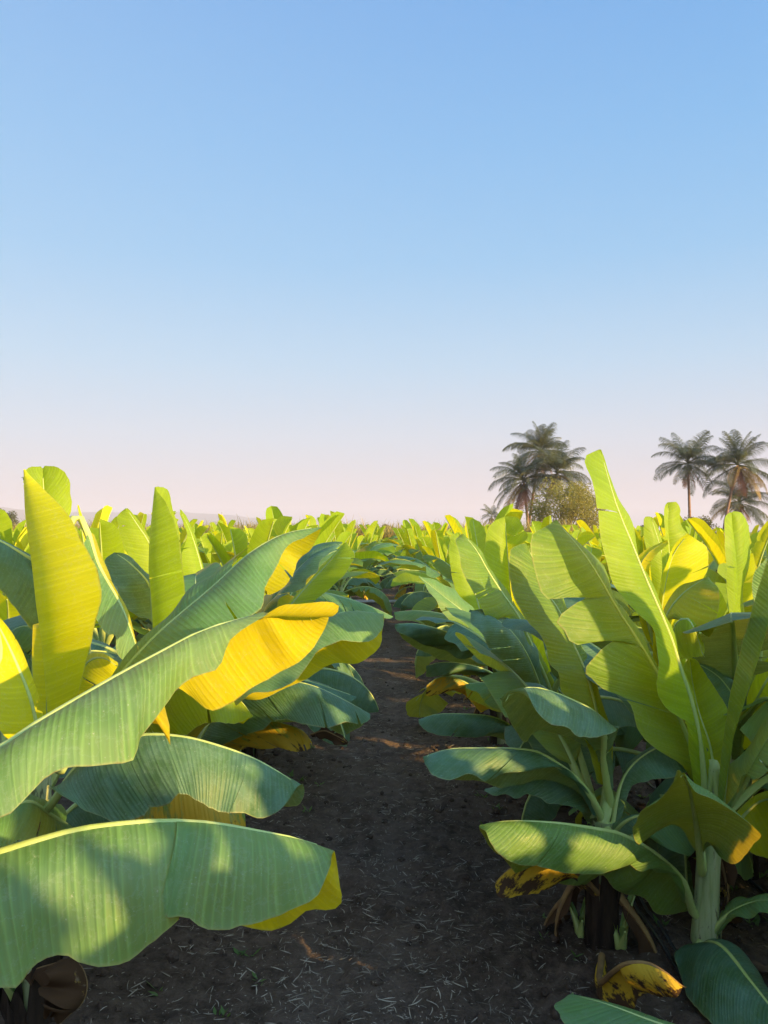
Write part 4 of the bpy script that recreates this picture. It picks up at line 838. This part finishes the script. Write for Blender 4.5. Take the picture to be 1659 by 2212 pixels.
# dead leaf litter under the right rows and left rows
mb = MB()
for i in range(150):
    side = rs.random() < .72
    xx = rs.uniform(.95, 2.8) if side else rs.uniform(-1.7, -.85); yy = rs.uniform(2.3, 9)
    if side and .9 < xx < 1.5 and yy < 2.5: continue
    z = float(gz([xx], [yy])[0]); a = rs.uniform(0, 6.28); ln = rs.uniform(.12, .38); wd = rs.uniform(.02, .07); sd2 = rs.random()*50
    Pn = []; U = []
    for j in range(10):
        s = j/9; row = []; ur = []
        for m in range(5):
            u = m/4-.5
            hh = z+.012+.05*abs(noise.noise(Vector((s*3, u*3, sd2))))+.03*abs(u)
            lx = (s-.5)*ln; ly = u*wd*2*math.sin(math.pi*min(1, .15+s*.8))+.03*noise.noise(Vector((s*4, 5, sd2)))
            row.append((xx+lx*math.cos(a)-ly*math.sin(a), yy+lx*math.sin(a)+ly*math.cos(a), hh)); ur.append((s*ln, abs(u)*2))
        Pn.append(row); U.append(ur)
    mb.grid(Pn, U)
M_litter = plain('withered_leaf', (.045, .028, .018), (.17, .11, .065), 9, .9, .1, .6, 40)
o = mb.build('leaf_litter', M_litter); tag(o, 'withered brown banana leaf scraps lying on the soil between plants', 'leaf litter', kind='stuff')

# small weeds
M_weed = plain('weed_green', (.05, .11, .03), (.10, .18, .05), 9, .6, .3, trf=.3, trc=(.3, .4, .05))
mb = MB()
for i in range(260):
    if rs.random() < .85: xx = rs.uniform(1.0, 3.0); yy = rs.uniform(2.4, 9)
    else: xx = rs.choice((-1, 1))*rs.uniform(.45, .8); yy = rs.uniform(2.2, 7)
    z = float(gz([xx], [yy])[0])
    for q in range(rs.randint(4, 9)):
        a = rs.uniform(0, 6.28); ln = rs.uniform(.012, .05); wd = ln*.22; p0 = Vector((xx+rs.uniform(-.02, .02), yy+rs.uniform(-.02, .02), z))
        d1 = Vector((math.cos(a), math.sin(a), rs.uniform(.3, 1.2)))*ln; sdv = Vector((-math.sin(a), math.cos(a), 0))*wd
        mb.add([p0, p0+d1*.5+sdv, p0+d1*.5-sdv, p0+d1], [(0, 1, 3, 2)])
o = mb.build('weeds', M_weed); tag(o, 'tiny green weeds sprouting in the dark soil', 'weeds', kind='stuff')

# sucker shoots beside the dark stem, standing tall enough to single out
def shoot(px, py, d, h, label):
    b = at(px, py, d); b.z = float(gz([b.x], [b.y])[0])-.005
    root = empty('banana_sucker', b); tag(root, label, 'banana sucker', 'young banana suckers')
    for q in range(3):
        mb = gen_leaf((0, 0, 0), q*2.1+.4, R(80-q*8), h*(1-.2*q), h*.13, .3, (.9, .9), 0, random.Random(q+9), 10, 3, pet=h*.25, tears=0, rip=.001)
        mb.build('leaf', [M_leaf, M_rib], root)
shoot(1342, 2025, 2.92, .17, 'small green pointed shoot rising from dead leaves beside the dark stem')
shoot(1254, 2040, 3.02, .12, 'thin dull shoot left of the dark stem on bare soil')
shoot(55, 2212, 2.45, .32, 'green leaf shoot at the bottom left corner beside a dead leaf')

# withered leaf hanging at the bottom left corner
root = empty('dead_banana_leaf', at(130, 2160, 2.3)); tag(root, 'reddish brown withered leaf hanging below the huge front leaf at the bottom left', 'dead leaf', 'dead banana leaves')
hero_leaf(root, root.location, [(150,2070,2.3),(172,2084,2.29),(186,2112,2.27),(187,2140,2.26),(176,2168,2.25),(150,2192,2.25),(128,2214,2.26)],
  A=[(140,2075,-.01),(112,2078,-.05),(92,2104,-.08),(104,2128,-.07),(84,2150,-.09),(98,2168,-.07),(92,2188,-.07),(108,2200,-.05),(122,2216,-.01)], mat=M_dead, ribmat=M_ribdead, rip=.030, freq=26, bulge=(.2,.1), rib=.003, slits=2)
hero_leaf(root, root.location, [(60,2100,2.4),(85,2090,2.38),(118,2080,2.35),(140,2072,2.33)], A=[(52,2110,-.01),(62,2126,-.03),(80,2118,-.03),(96,2136,-.03),(118,2110,-.03),(138,2078)], mat=M_dead, ribmat=M_ribdead, rip=.03, freq=30, rib=.003, slits=0)
root = empty('dead_banana_leaf', at(700, 1600, 4.2)); tag(root, 'small crumpled dark leaf lying on the path edge beyond the striped yellow leaf', 'dead leaf', 'dead banana leaves')
hero_leaf(root, root.location, [(670,1586,4.1),(700,1578,4.05),(725,1588,4.02),(752,1604,4.0)], A=[(672,1594),(700,1596),(725,1606),(750,1609)], B=[(680,1580),(710,1574),(735,1586),(753,1602)], mat=M_dead, ribmat=M_ribdead, rip=.02, freq=20, rib=.004)

# drip pipes and the cross pipe
M_pipe = plain('black_drip_pipe', (.012, .012, .014), (.03, .03, .033), 20, .35, .5)
M_pvc = plain('grey_pvc_pipe', (.30, .30, .30), (.40, .40, .39), 9, .5, .4)
def pipe(name, x0, lab, y0=.3, y1=40, r=.008, wob=.02, sd=0):
    mb = MB(); ys = np.concatenate([np.linspace(y0, 8, 60), np.linspace(8.6, y1, 30)]); xs = [x0+wob*noise.noise(Vector((y_*.8, sd, 0))) for y_ in ys]
    zz = gz(xs, ys); mb.tube([(a, b, float(c)+.014) for a, b, c in zip(xs, ys, zz)], [r]*len(ys), 8)
    tag(mb.build(name, M_pipe), lab, 'irrigation pipe', 'drip irrigation pipes')
pipe('drip_pipe', 1.00, 'black drip pipe running between the dark stem and the tall pale stem', sd=2)
pipe('drip_pipe', 1.035, 'thinner black drip pipe hugging its twin between the dark and pale stems', sd=5, r=.006)
pipe('drip_pipe', 1.61, 'black drip pipe on the soil right of the tall pale stem', sd=9)
mb = MB(); mb.tube([(-1.0, 16.8, .07), (.4, 16.7, .075), (1.2, 16.7, .08)], [.045]*3, 10)
tag(mb.build('cross_pipe', M_pvc), 'grey plastic pipe crossing the path between the rows', 'irrigation pipe')

# ------------------------------------------------------------------ the field: rows of banana plants
NV = 9
protos = []
for i in range(NV):
    pr = gen_plant(100+i, ns=18, nv=4, hgt=(1.0, .95, 1.04, .88, 1.0, .93, 1.03, .84, .98)[i]); protos.append([pr, 0])
def dup(root):
    r = root.copy(); col.objects.link(r)
    for ch in root.children:
        c = ch.copy(); col.objects.link(c); c.parent = r
    return r
children = {id(p[0]): list(p[0].children) for p in protos}
ordn = ['first', 'second', 'third', 'fourth', 'fifth', 'sixth', 'seventh', 'eighth', 'ninth', 'tenth', 'eleventh', 'twelfth', 'thirteenth', 'fourteenth', 'fifteenth', 'sixteenth', 'seventeenth', 'eighteenth', 'nineteenth', 'twentieth']
def nth(i): return ordn[i] if i < 20 else ('twenty '+ordn[i-20] if i < 29 else 'thirtieth' if i == 29 else 'thirty '+ordn[i-30])
spots = []
for ri, (rows, side) in enumerate(((ROWS_L, 'left'), (ROWS_R, 'right'))):
    for j, x0 in enumerate(rows):
        n = 0;  y_ = (2.0 if j else (6.7 if side == 'left' else 7.25))+(.55*(j % 2))
        step = 1.42 if j < 2 else 1.7 if j < 5 else 2.1
        while y_ < 37:
            px = VPX+F*x0/y_
            if -140 < px < 1659+140:
                hid = False
                if side == 'right' and j == 1 and y_ < 4.9: hid = True
                if j >= 5 and y_ < 5.5: hid = True
                if px > 1700: hid = True
                if not hid:
                    n += 1; sh_ = (j == 0)*(1 if side == 'right' else -1)*float(np.interp(y_, (6, 10, 15, 20), (.18, .2, -.05, -.22)))
                    spots.append((x0+sh_+rs.uniform(-.14, .14), y_+rs.uniform(-.22, .22), side, j, n))
            y_ += step*(1 if y_ < 14 else 1.45)
# rows go on beside and behind the camera on the sunny side; unseen extras added to shade the path
for x0, y_ in ((2.35, 2.0), (2.4, 3.4), (3.9, 2.6), (3.9, 4.2), (5.5, 3.3), (5.4, 5.0), (7.0, 3.8), (7.0, 5.4), (3.1, 1.3), (3.1, -.6), (2.3, 1.15), (3.05, 2.5), (3.2, .3), (1.8, .2), (2.0, -.7), (1.45, -.35), (1.5, -1.2), (2.6, -1.0), (2.45, -.3), (2.75, .75), (2.9, -.35), (1.95, -.45), (3.4, -.3)):
    spots.append((x0, y_, 'right', 1, 80))
for j, x0 in enumerate((.86, 2.4, 3.95, 5.5, 7.05)):
    for q in range(6):
        y_ = (.75, .9, 1.1, 1.4, 1.7)[j]-1.45*q
        if j == 0: y_ -= 2.2
        spots.append((x0+rs.uniform(-.12, .12), y_, 'right', j, 60+q))
print('field plants', len(spots))
desc = ['stiff upright leaf tips', 'broad arching leaves', 'tall rolled leaves', 'low drooping leaves', 'torn yellow green leaves', 'fanned pale leaves', 'tall lit leaf tips', 'short bushy leaves', 'mixed narrow leaves']
cnt = 0
for (sx_, sy_, side, j, n) in spots:
    v = (cnt*3+j) % NV; cnt += 1
    pr = protos[v]
    if pr[1] == 0: r = pr[0]
    else: r = dup(pr[0])
    pr[1] += 1
    r.location = (sx_, sy_, 0); r.rotation_euler = (0, 0, rs.uniform(0, 6.28)); s = rs.uniform(.9, 1.06); r.scale = (s, s, s*rs.uniform(.98, 1.06)*(1.05 if sy_ > 7 else 1)); q_ = 1.05 if 5 < sy_ < 24 and side == 'left' else 1.0; r.scale = (r.scale[0]*q_, r.scale[1]*q_, r.scale[2]*q_)
    if n >= 60:
        r.scale = (1.04, 1.04, 1.10 if sx_ < 3.5 else 1.0); tag(r, 'unseen banana plant outside the frame to the right of the camera', 'banana plant', 'banana plants beside and behind the camera'); continue  # near ones stretched taller to block the low sun
    tag(r, '%s, %s plant along the %s row %s of the path' % (desc[v], nth(n-1), nth(j), side), 'banana plant', 'banana plants in the field rows')

# leaf faces cut away along sun rays to let patches onto near leaves
bpy.context.view_layer.update()
gaps = [(1104, 1796, 2.55, .095), (1135, 1812, 2.56, .07), (1275, 1838, 2.64, .085), (1318, 1842, 2.68, .09), (1360, 1848, 2.72, .07),
        (1040, 1640, 2.63, .055), (1090, 1640, 2.65, .06), (1125, 1660, 2.67, .04), (1000, 1398, 4.41, .09), (1030, 1408, 4.45, .08),
        (1415, 2118, 2.35, .06), (1440, 1706, 2.35, .05), (1528, 1780, 2.55, .05), (1390, 1812, 2.4, .04), (505, 1652, 2.25, .05), (540, 1662, 2.27, .045)]
ahead = [o for o in col.objects if o.type == 'EMPTY' and o.name.startswith('banana_plant') and o.location.x > 1.3 and o.get('group') != 'banana plants beside the path']
for (px, py, d, rad) in gaps:
    p0 = at(px, py, d); rad *= .82
    for ro in ahead:
        v = ro.location-p0; v.z = 0; h = Vector((sdir.x, sdir.y, 0)).normalized(); t = v.dot(h)
        if t < .2 or (v-h*t).length > 1.5 or t > 9: continue
        for ch in ro.children:
            if not ch.name.startswith('leaf'): continue
            W_ = ch.matrix_world; me = ch.data; n_ = len(me.vertices)
            co = np.empty(n_*3); me.vertices.foreach_get('co', co); co = co.reshape(-1, 3)
            Wn = np.array(W_); cw = co @ Wn[:3, :3].T+Wn[:3, 3]-np.array(p0); s_ = np.array(sdir)
            tt_ = cw @ s_; dist = np.linalg.norm(cw-np.outer(tt_, s_), axis=1)
            if not ((dist < rad*1.6) & (tt_ > .25)).any(): continue
            kill = [f.index for f in me.polygons if np.mean(tt_[list(f.vertices)]) > .25 and np.mean(dist[list(f.vertices)]) < rad*1.15]
            if not kill: continue
            me2 = me.copy(); bm = bmesh.new(); bm.from_mesh(me2); bm.faces.ensure_lookup_table()
            bmesh.ops.delete(bm, geom=[bm.faces[i] for i in kill], context='FACES'); bm.to_mesh(me2); bm.free(); ch.data = me2

# ------------------------------------------------------------------ sugarcane beyond the bananas
M_cane = plain('cane_leaf', (.32, .27, .07), (.46, .36, .11), .25, .6, .2, trf=.35, trc=(.5, .42, .1))
M_cane2 = plain('cane_stalk', (.40, .22, .11), (.50, .30, .16), .6, .7, .2)
mb = MB(); rs = random.Random(12)
def blade(mb, p0, az, el, ln, wd, droop, mi):
    p_ = Vector(p0); e = el; vs = []; sdv = Vector((-math.sin(az), math.cos(az), 0))
    n = 5
    for j in range(n):
        s = j/(n-1); hw = wd*(1-s*.93)
        vs += [p_-sdv*hw, p_+sdv*hw]
        p_ = p_+Vector((math.cos(az)*math.cos(e), math.sin(az)*math.cos(e), math.sin(e)))*(ln/(n-1)); e -= droop/(n-1)
    mb.add(vs, [(2*j, 2*j+1, 2*j+3, 2*j+2) for j in range(n-1)], None, mi)
for i in range(5200):
    yy = 41+26*rs.random()**1.6; xx = rs.uniform(-.56, .24)*yy
    h = 1.5+.35*noise.noise(Vector((xx*.25, yy*.2, 0)))+rs.uniform(-.2, .15)
    if yy < 43:
        mb.tube([(xx, yy, 0), (xx+rs.uniform(-.2, .2), yy, h*.9)], [.022, .018], 4, 1)
    for q in range(7):
        az = rs.uniform(0, 6.28); blade(mb, (xx, yy, h*rs.uniform(.55, 1.0)), az, R(rs.uniform(40, 86)), rs.uniform(.6, 1.25), .022, rs.uniform(.6, 2.4), 0)
o = mb.build('sugarcane_field', [M_cane, M_cane2]); tag(o, 'dry golden sugarcane standing beyond the end of the banana rows', 'sugarcane', kind='stuff')

# ------------------------------------------------------------------ coconut palms
M_frond = plain('palm_frond', (.045, .068, .040), (.10, .11, .05), 3, .5, .4, trf=.22, trc=(.22, .24, .04))
M_frondy = plain('palm_frond_yellowing', (.26, .19, .05), (.36, .25, .07), 3, .6, .3, trf=.2, trc=(.4, .25, .05))
M_frondd = plain('palm_frond_dead', (.22, .10, .06), (.32, .15, .09), 3, .8, .1)
M_trunk = plain('palm_trunk', (.20, .12, .08), (.32, .20, .13), 1.5, .85, .2, .6, 8, (1, 1, 6), dist=.05)
M_nut = plain('coconut', (.20, .17, .05), (.30, .18, .06), 3, .5, .4)
def frond_mesh(seed, L_, el0, droop, mat, dens=60, hang=.9):
    r = random.Random(seed); mb = MB(); p_ = Vector((0, 0, 0)); e = el0; n = dens; pts = []; T = []
    for j in range(n+1):
        pts.append(p_.copy()); tv = Vector((math.cos(e), 0, math.sin(e))); T.append(tv); p_ = p_+tv*(L_/n); e -= droop*(.3+1.4*j/n)/n
    mb.tube(pts[::3], [.045*(1-.8*q/len(pts[::3])) for q in range(len(pts[::3]))], 5)
    for j in range(int(n*.16), n+1):
        s = j/n; ll = L_*.29*(math.sin(math.pi*min(1, .12+s*.86))**.6)+.1
        for sg in (-1, 1):
            tv = T[min(j, n)]; sd = Vector((0, sg, 0)); dn = Vector((0, 0, -1))
            d0 = (tv*.55+sd*.85+dn*r.uniform(.0, .25)).normalized(); d1 = (tv*.4+sd*.35+dn*hang*r.uniform(.7, 1.1)).normalized()
            a = pts[j]+tv*r.uniform(-.03, .03); l2 = ll*r.uniform(.85, 1.1); b = a+d0*l2*.5; c = b+d1*l2*.5; w_ = tv*.020
            mb.add([a-w_, a+w_, b+w_, b-w_, c], [(0, 1, 2, 3), (3, 2, 4)])
    return mb.mesh('frond', mat, False)
FG = [frond_mesh(i, 3.9, R(e), dr, M_frond, hang=hg) for i, (e, dr, hg) in enumerate(((78, .7, .5), (62, 1.3, .7), (42, 1.5, .9), (20, 1.4, 1.1), (0, 1.2, 1.2), (-22, .9, 1.2)))]
FY = [frond_mesh(40+i, 3.6, R(e), dr, M_frondy, hang=1.2) for i, (e, dr) in enumerate(((-15, 1.1), (-38, .7)))]
FD = [frond_mesh(60+i, 2.6, R(e), dr, M_frondd, 26, 1.2) for i, (e, dr) in enumerate(((-50, .5), (-68, .25)))]
def palm(px, py, d, rad_px, foot_px, label, seed, nf=40, dead=5):
    r = random.Random(seed); top = at(px, py, d); foot = at(foot_px, HZY, d); foot.z = 0
    root = empty('coconut_palm', foot); tag(root, label, 'palm tree', 'coconut palms beyond the field')
    sc = rad_px*d/F/3.35
    lt = top-foot; mb = MB(); pts = []; n = 26
    for j in range(n+1):
        s = j/n; pts.append(Vector((lt.x*s**1.4, lt.y*s, lt.z*s)))
    mb.tube(pts, [(.18-.08*(j/n)**.5+.010*(j % 2)+(.10 if j == 0 else 0))*max(.75, sc) for j in range(n+1)], 12)
    mb.build('trunk', M_trunk, root)
    for j in range(nf):
        s = j/(nf-1); k_ = min(5, max(0, int(s*6+r.uniform(-.5, .5)))); me = FG[k_]
        if r.random() < .12: continue
        if s > .72 and r.random() < .42: me = FY[r.randint(0, 1)]
        o = bpy.data.objects.new('frond', me); col.objects.link(o); o.parent = root
        o.location = lt+Vector((0, 0, .25*(1-s))); o.rotation_euler = (r.uniform(-.5, .5), r.uniform(-.22, .22), j*2.399+r.uniform(-.2, .2))
        q = sc*r.uniform(.74, 1.12)*(.8+.2*min(1, s*3)); o.scale = (q, q*r.uniform(.7, 1.1), q)
    for j in range(dead):
        o = bpy.data.objects.new('dead_frond', FD[j % 2]); col.objects.link(o); o.parent = root
        o.location = lt+Vector((0, 0, -.2)); o.rotation_euler = (0, 0, r.uniform(0, 6.28)); q = sc*r.uniform(.8, 1.1); o.scale = (q, q, q)
    mb = MB()
    for j in range(9):
        a = j*.8; c = lt+Vector((math.cos(a)*.33, math.sin(a)*.33, -.30-.12*(j % 3)))*1
        mb.add([c+v*.13*max(.7, sc) for v in iv], iff)
    mb.build('coconut_cluster', M_nut, root)
palm(1168, 977, 84, 72, 1139, 'tallest and topmost coconut palm of the left cluster', 1, dead=3)
palm(1131, 1040, 80, 80, 1143, 'dark coconut palm at the left side of the cluster with hanging dead fronds', 2, dead=14)
palm(1203, 1024, 78, 73, 1156, 'coconut palm at the right side of the cluster just above the bushy tree', 3, dead=5)
palm(1062, 1117, 110, 30, 1066, 'small distant coconut palm at the far left of the cluster', 4, 24, 2)
palm(1486, 1003, 82, 74, 1491, 'coconut palm with a straight slender trunk between the tall banana leaf and the right edge', 5, dead=4)
palm(1594, 1006, 78, 80, 1560, 'coconut palm with a leaning trunk near the right edge, orange dead fronds', 6, dead=8)
palm(1598, 1088, 84, 66, 1604, 'shorter coconut palm below and behind the leaning one', 7, dead=7)
palm(1662, 1168, 88, 38, 1664, 'small coconut palm cut off by the right frame edge', 8, 24, 3)

# ------------------------------------------------------------------ leafy trees and shrubs
def leafmat(nm, a, b, tr, sc=1.1): return plain(nm, a, b, sc, .6, .3, trf=.3, trc=tr)
M_tree = leafmat('tree_leaf_golden', (.15, .17, .035), (.32, .29, .06), (.45, .38, .05))
M_tree2 = leafmat('tree_leaf_dark', (.05, .07, .025), (.12, .12, .04), (.2, .2, .04))
M_bark = plain('bark', (.06, .045, .03), (.13, .10, .07), 3, .9, .1, .6, 20)
def tree(px, py, d, rx, ry, label, seed, mat, n=5200, ls=.13, name='tree', lumps=26, group=None):
    r = random.Random(seed); c = at(px, py, d); root = empty(name, (c.x, c.y, 0)); tag(root, label, 'tree' if name == 'tree' else 'shrub', group)
    Rx = rx*d/F; Rz = ry*d/F; cz = c.z; mb = MB()
    h0 = max(.3, cz-Rz*.7)
    tb = MB(); tb.tube([(0, 0, -.1), (.05, 0, h0*.6), (0, .05, cz)], [.05*Rx+.06, .04*Rx+.05, .03], 10)
    cs = []
    for q in range(lumps):
        a = r.uniform(0, 6.28); u = r.uniform(-.75, .95); k_ = math.sqrt(1-u*u)*r.uniform(.45, .82)
        cs.append((Vector((math.cos(a)*k_*Rx, math.sin(a)*k_*Rx, cz+u*Rz*.78)), r.uniform(.24, .40)))
        if q % 2 == 0: tb.tube([(0, 0, h0*.5), tuple(cs[-1][0]*.5+Vector((0, 0, h0*.3))), tuple(cs[-1][0])], [.025*Rx+.02, .015*Rx+.015, .012], 5)
    tb.build('trunk', M_bark, root)
    for i in range(n):
        cc, rr_ = cs[r.randrange(len(cs))]
        v = Vector((r.gauss(0, 1), r.gauss(0, 1), r.gauss(0, 1))).normalized()*(r.random()**.35)
        p_ = cc+Vector((v.x*Rx*rr_, v.y*Rx*rr_, v.z*Rz*rr_))
        if p_.z < .05: continue
        a = Vector((r.gauss(0, 1), r.gauss(0, 1), r.gauss(0, .7))).normalized(); b = a.cross(Vector((r.gauss(0, 1), r.gauss(0, 1), r.gauss(0, 1)))).normalized()
        s = ls*r.uniform(.6, 1.3)
        mb.add([p_-a*s, p_+b*s*.45, p_+a*s, p_-b*s*.45], [(0, 1, 2, 3)])
    mb.build('crown', mat, root, False)
tree(1218, 1110, 62, 88, 82, 'large bushy tree with golden green foliage under the palm cluster', 1, M_tree, 15000, .085, lumps=46)
tree(1283, 1128, 66, 34, 66, 'narrower loose crowned tree at the right flank of the golden bushy tree', 2, M_tree, 5000, .085, lumps=26)
tree(1386, 1160, 95, 18, 24, 'small round tree behind the white spire', 3, M_tree2, 2600, .13)
tree(1505, 1150, 58, 42, 36, 'dark dense shrub at the foot of the straight slender palm', 4, M_tree2, 6000, .075, name='shrub')
tree(1552, 1172, 60, 26, 18, 'low dark shrub between the dense shrub and the leaning palm', 5, M_tree2, 2600, .075, name='shrub')
tree(1620, 1182, 62, 50, 14, 'low scrub behind the old wall at the right edge', 9, M_tree2, 2600, .075, name='shrub')
tree(1120, 1168, 60, 34, 16, 'low green thicket left of the golden bushy tree', 12, M_tree2, 2400, .08, name='shrub')
tree(2, 1124, 200, 36, 28, 'grey green tree at the left frame edge on the horizon', 6, M_tree2, 4200, .22)
tree(836, 1146, 150, 18, 14, 'tiny distant tree above the cane at the end of the path', 7, M_tree2, 1500, .22)
tree(700, 1152, 190, 60, 9, 'faint low line of trees far beyond the cane on the left', 8, M_tree2, 2200, .4, lumps=40)
tree(980, 1152, 190, 90, 8, 'faint low line of trees far beyond the cane on the right', 10, M_tree2, 2200, .4, lumps=50)

# ------------------------------------------------------------------ white spire, old wall
M_white = plain('white_plaster', (.72, .66, .58), (.80, .74, .66), 2, .8, .2)
M_grey = plain('plain_grey', (.40, .42, .46), (.48, .50, .53), 2, .8, .2)
c = at(1388, 1192, 62); root = empty('shrine_spire', (c.x, c.y, 0)); tag(root, 'small white tapering shrine spire seen between banana leaves right of the tall leaf', 'shrine')
zt = at(1392, 1162, 62).z; zs_ = at(1388, 1178, 62).z; zb = 0
mb = MB(); wd = .26; q = Matrix.Rotation(R(38), 3, 'Z')
def ring(hw, z): return [q @ Vector((a*hw, b*hw, z)) for a, b in ((-1, -1), (1, -1), (1, 1), (-1, 1))]
prof = [(wd, 0), (wd, zs_-.05), (wd*1.18, zs_-.02), (wd*1.18, zs_+.04), (wd*.8, zs_+.10), (wd*.5, zs_+.30), (wd*.42, zt-.08), (wd*.25, zt)]
vs = []; 
for hw, z in prof: vs += ring(hw, z)
fs = [(4*i+j, 4*i+(j+1) % 4, 4*i+4+(j+1) % 4, 4*i+4+j) for i in range(len(prof)-1) for j in range(4)]+[tuple(range(4*(len(prof)-1), 4*len(prof)))]
mb.add(vs, fs); mb.build('tower', M_white, root, False)
mb = MB(); ns_ = q @ Vector((0, -1, 0)); cpt = q @ Vector((0, -wd-.012, zs_*.5)); mb.box(cpt, (wd*1.3, .02, zs_*.7), R(38)); mb.build('shade_panel', M_grey, root, False)  # grey sheet on one face puts the spire's shaded side into colour
M_wall = plain('old_wall', (.16, .12, .10), (.26, .20, .17), 2, .9, .1, .5, 8)
c = at(1600, 1180, 52); mb = MB()
n = 24
for i in range(n):
    mb.box((c.x-3.2+i*.6, c.y+.04*noise.noise(Vector((i*.7, 0, 0))), (at(1600, 1183, 52).z+.02*noise.noise(Vector((i*1.3, 4, 0))))/2), (.597, .25+.02*(i % 2), at(1600, 1183, 52).z+.03*noise.noise(Vector((i*.9, 1, 0)))))
tag(mb.build('boundary_wall', M_wall, smooth=False), 'low brown boundary wall behind the rows at the right edge', 'wall')
# thin lattice mast far off
c = at(479, 1150, 600); root = empty('radio_mast', (c.x, c.y, 0)); tag(root, 'very faint lattice mast on the horizon above the left rows', 'mast')
mb = MB(); H_ = at(479, 1106, 600).z
for a, b in ((-1, -1), (1, -1), (0, 1)): mb.tube([(a*1.0, b*1.0, 0), (a*.3, b*.3, H_)], [.14, .1], 5)
for i in range(12): mb.tube([(-1+i*.055, -1+i*.055, i*H_/12), (1-(i+1)*.055, -1+i*.055, (i+1)*H_/12)], [.08, .08], 4)
mb.build('lattice', M_grey, root)

# ------------------------------------------------------------------ far hills
def hill(px0, px1, d, prof, nm, seed):
    mb = MB(); n = 70; P_ = []; U = []
    for i in range(n+1):
        s = i/n; px = px0+(px1-px0)*s; f = np.interp(s, [a for a, b in prof], [b for a, b in prof])+.7*noise.noise(Vector((s*14, seed, 0)))
        top = at(px, HZY-max(0.2, f), d); row = []
        for j in range(9):
            u = j/8; yy = d*(.90+.20*u); k_ = math.sin(math.pi*u)**.8
            row.append((top.x*(.90+.20*u), yy, (top.z-CAMZ+2)*k_*(1+.10*noise.noise(Vector((s*22, u*4, seed))))-2)); 
        P_.append(row); U.append([(s, j/8) for j in range(9)])
    mb.grid(P_, U); tag(mb.build(nm, M_hill), kind='structure')
M_hill = plain('hill_slope', (.10, .09, .06), (.17, .14, .09), .004, .95, .1)
hill(-700, 110, 3300, [(0, 40), (.5, 72), (.8, 62), (.93, 46), (1, 20)], 'hills', 1)
hill(60, 420, 3900, [(0, 20), (.2, 42), (.5, 43), (.75, 34), (1, 8)], 'hills', 2)
hill(240, 760, 4100, [(0, 10), (.12, 36), (.25, 44), (.5, 36), (.75, 20), (1, 4)], 'hills', 3)

# ------------------------------------------------------------------ the air
mb = MB()
mb.box((0, 0, (150-4)/2), (9600, 9600, 150+4))
hz = mb.build('haze', None if False else bpy.data.materials.new('haze_air'), smooth=False); tag(hz, kind='stuff'); hz['label'] = 'thin pale haze over the fields'
hm = hz.data.materials[0]; hm.use_nodes = True; t_ = hm.node_tree; t_.nodes.clear()
ho = t_.nodes.new('ShaderNodeOutputMaterial'); pv = t_.nodes.new('ShaderNodeVolumePrincipled')
pv.inputs['Color'].default_value = (.84, .85, 1, 1); pv.inputs['Density'].default_value = .00038; pv.inputs['Anisotropy'].default_value = 0.0
t_.links.new(pv.outputs[0], ho.inputs['Volume'])
bpy.context.view_layer.update()
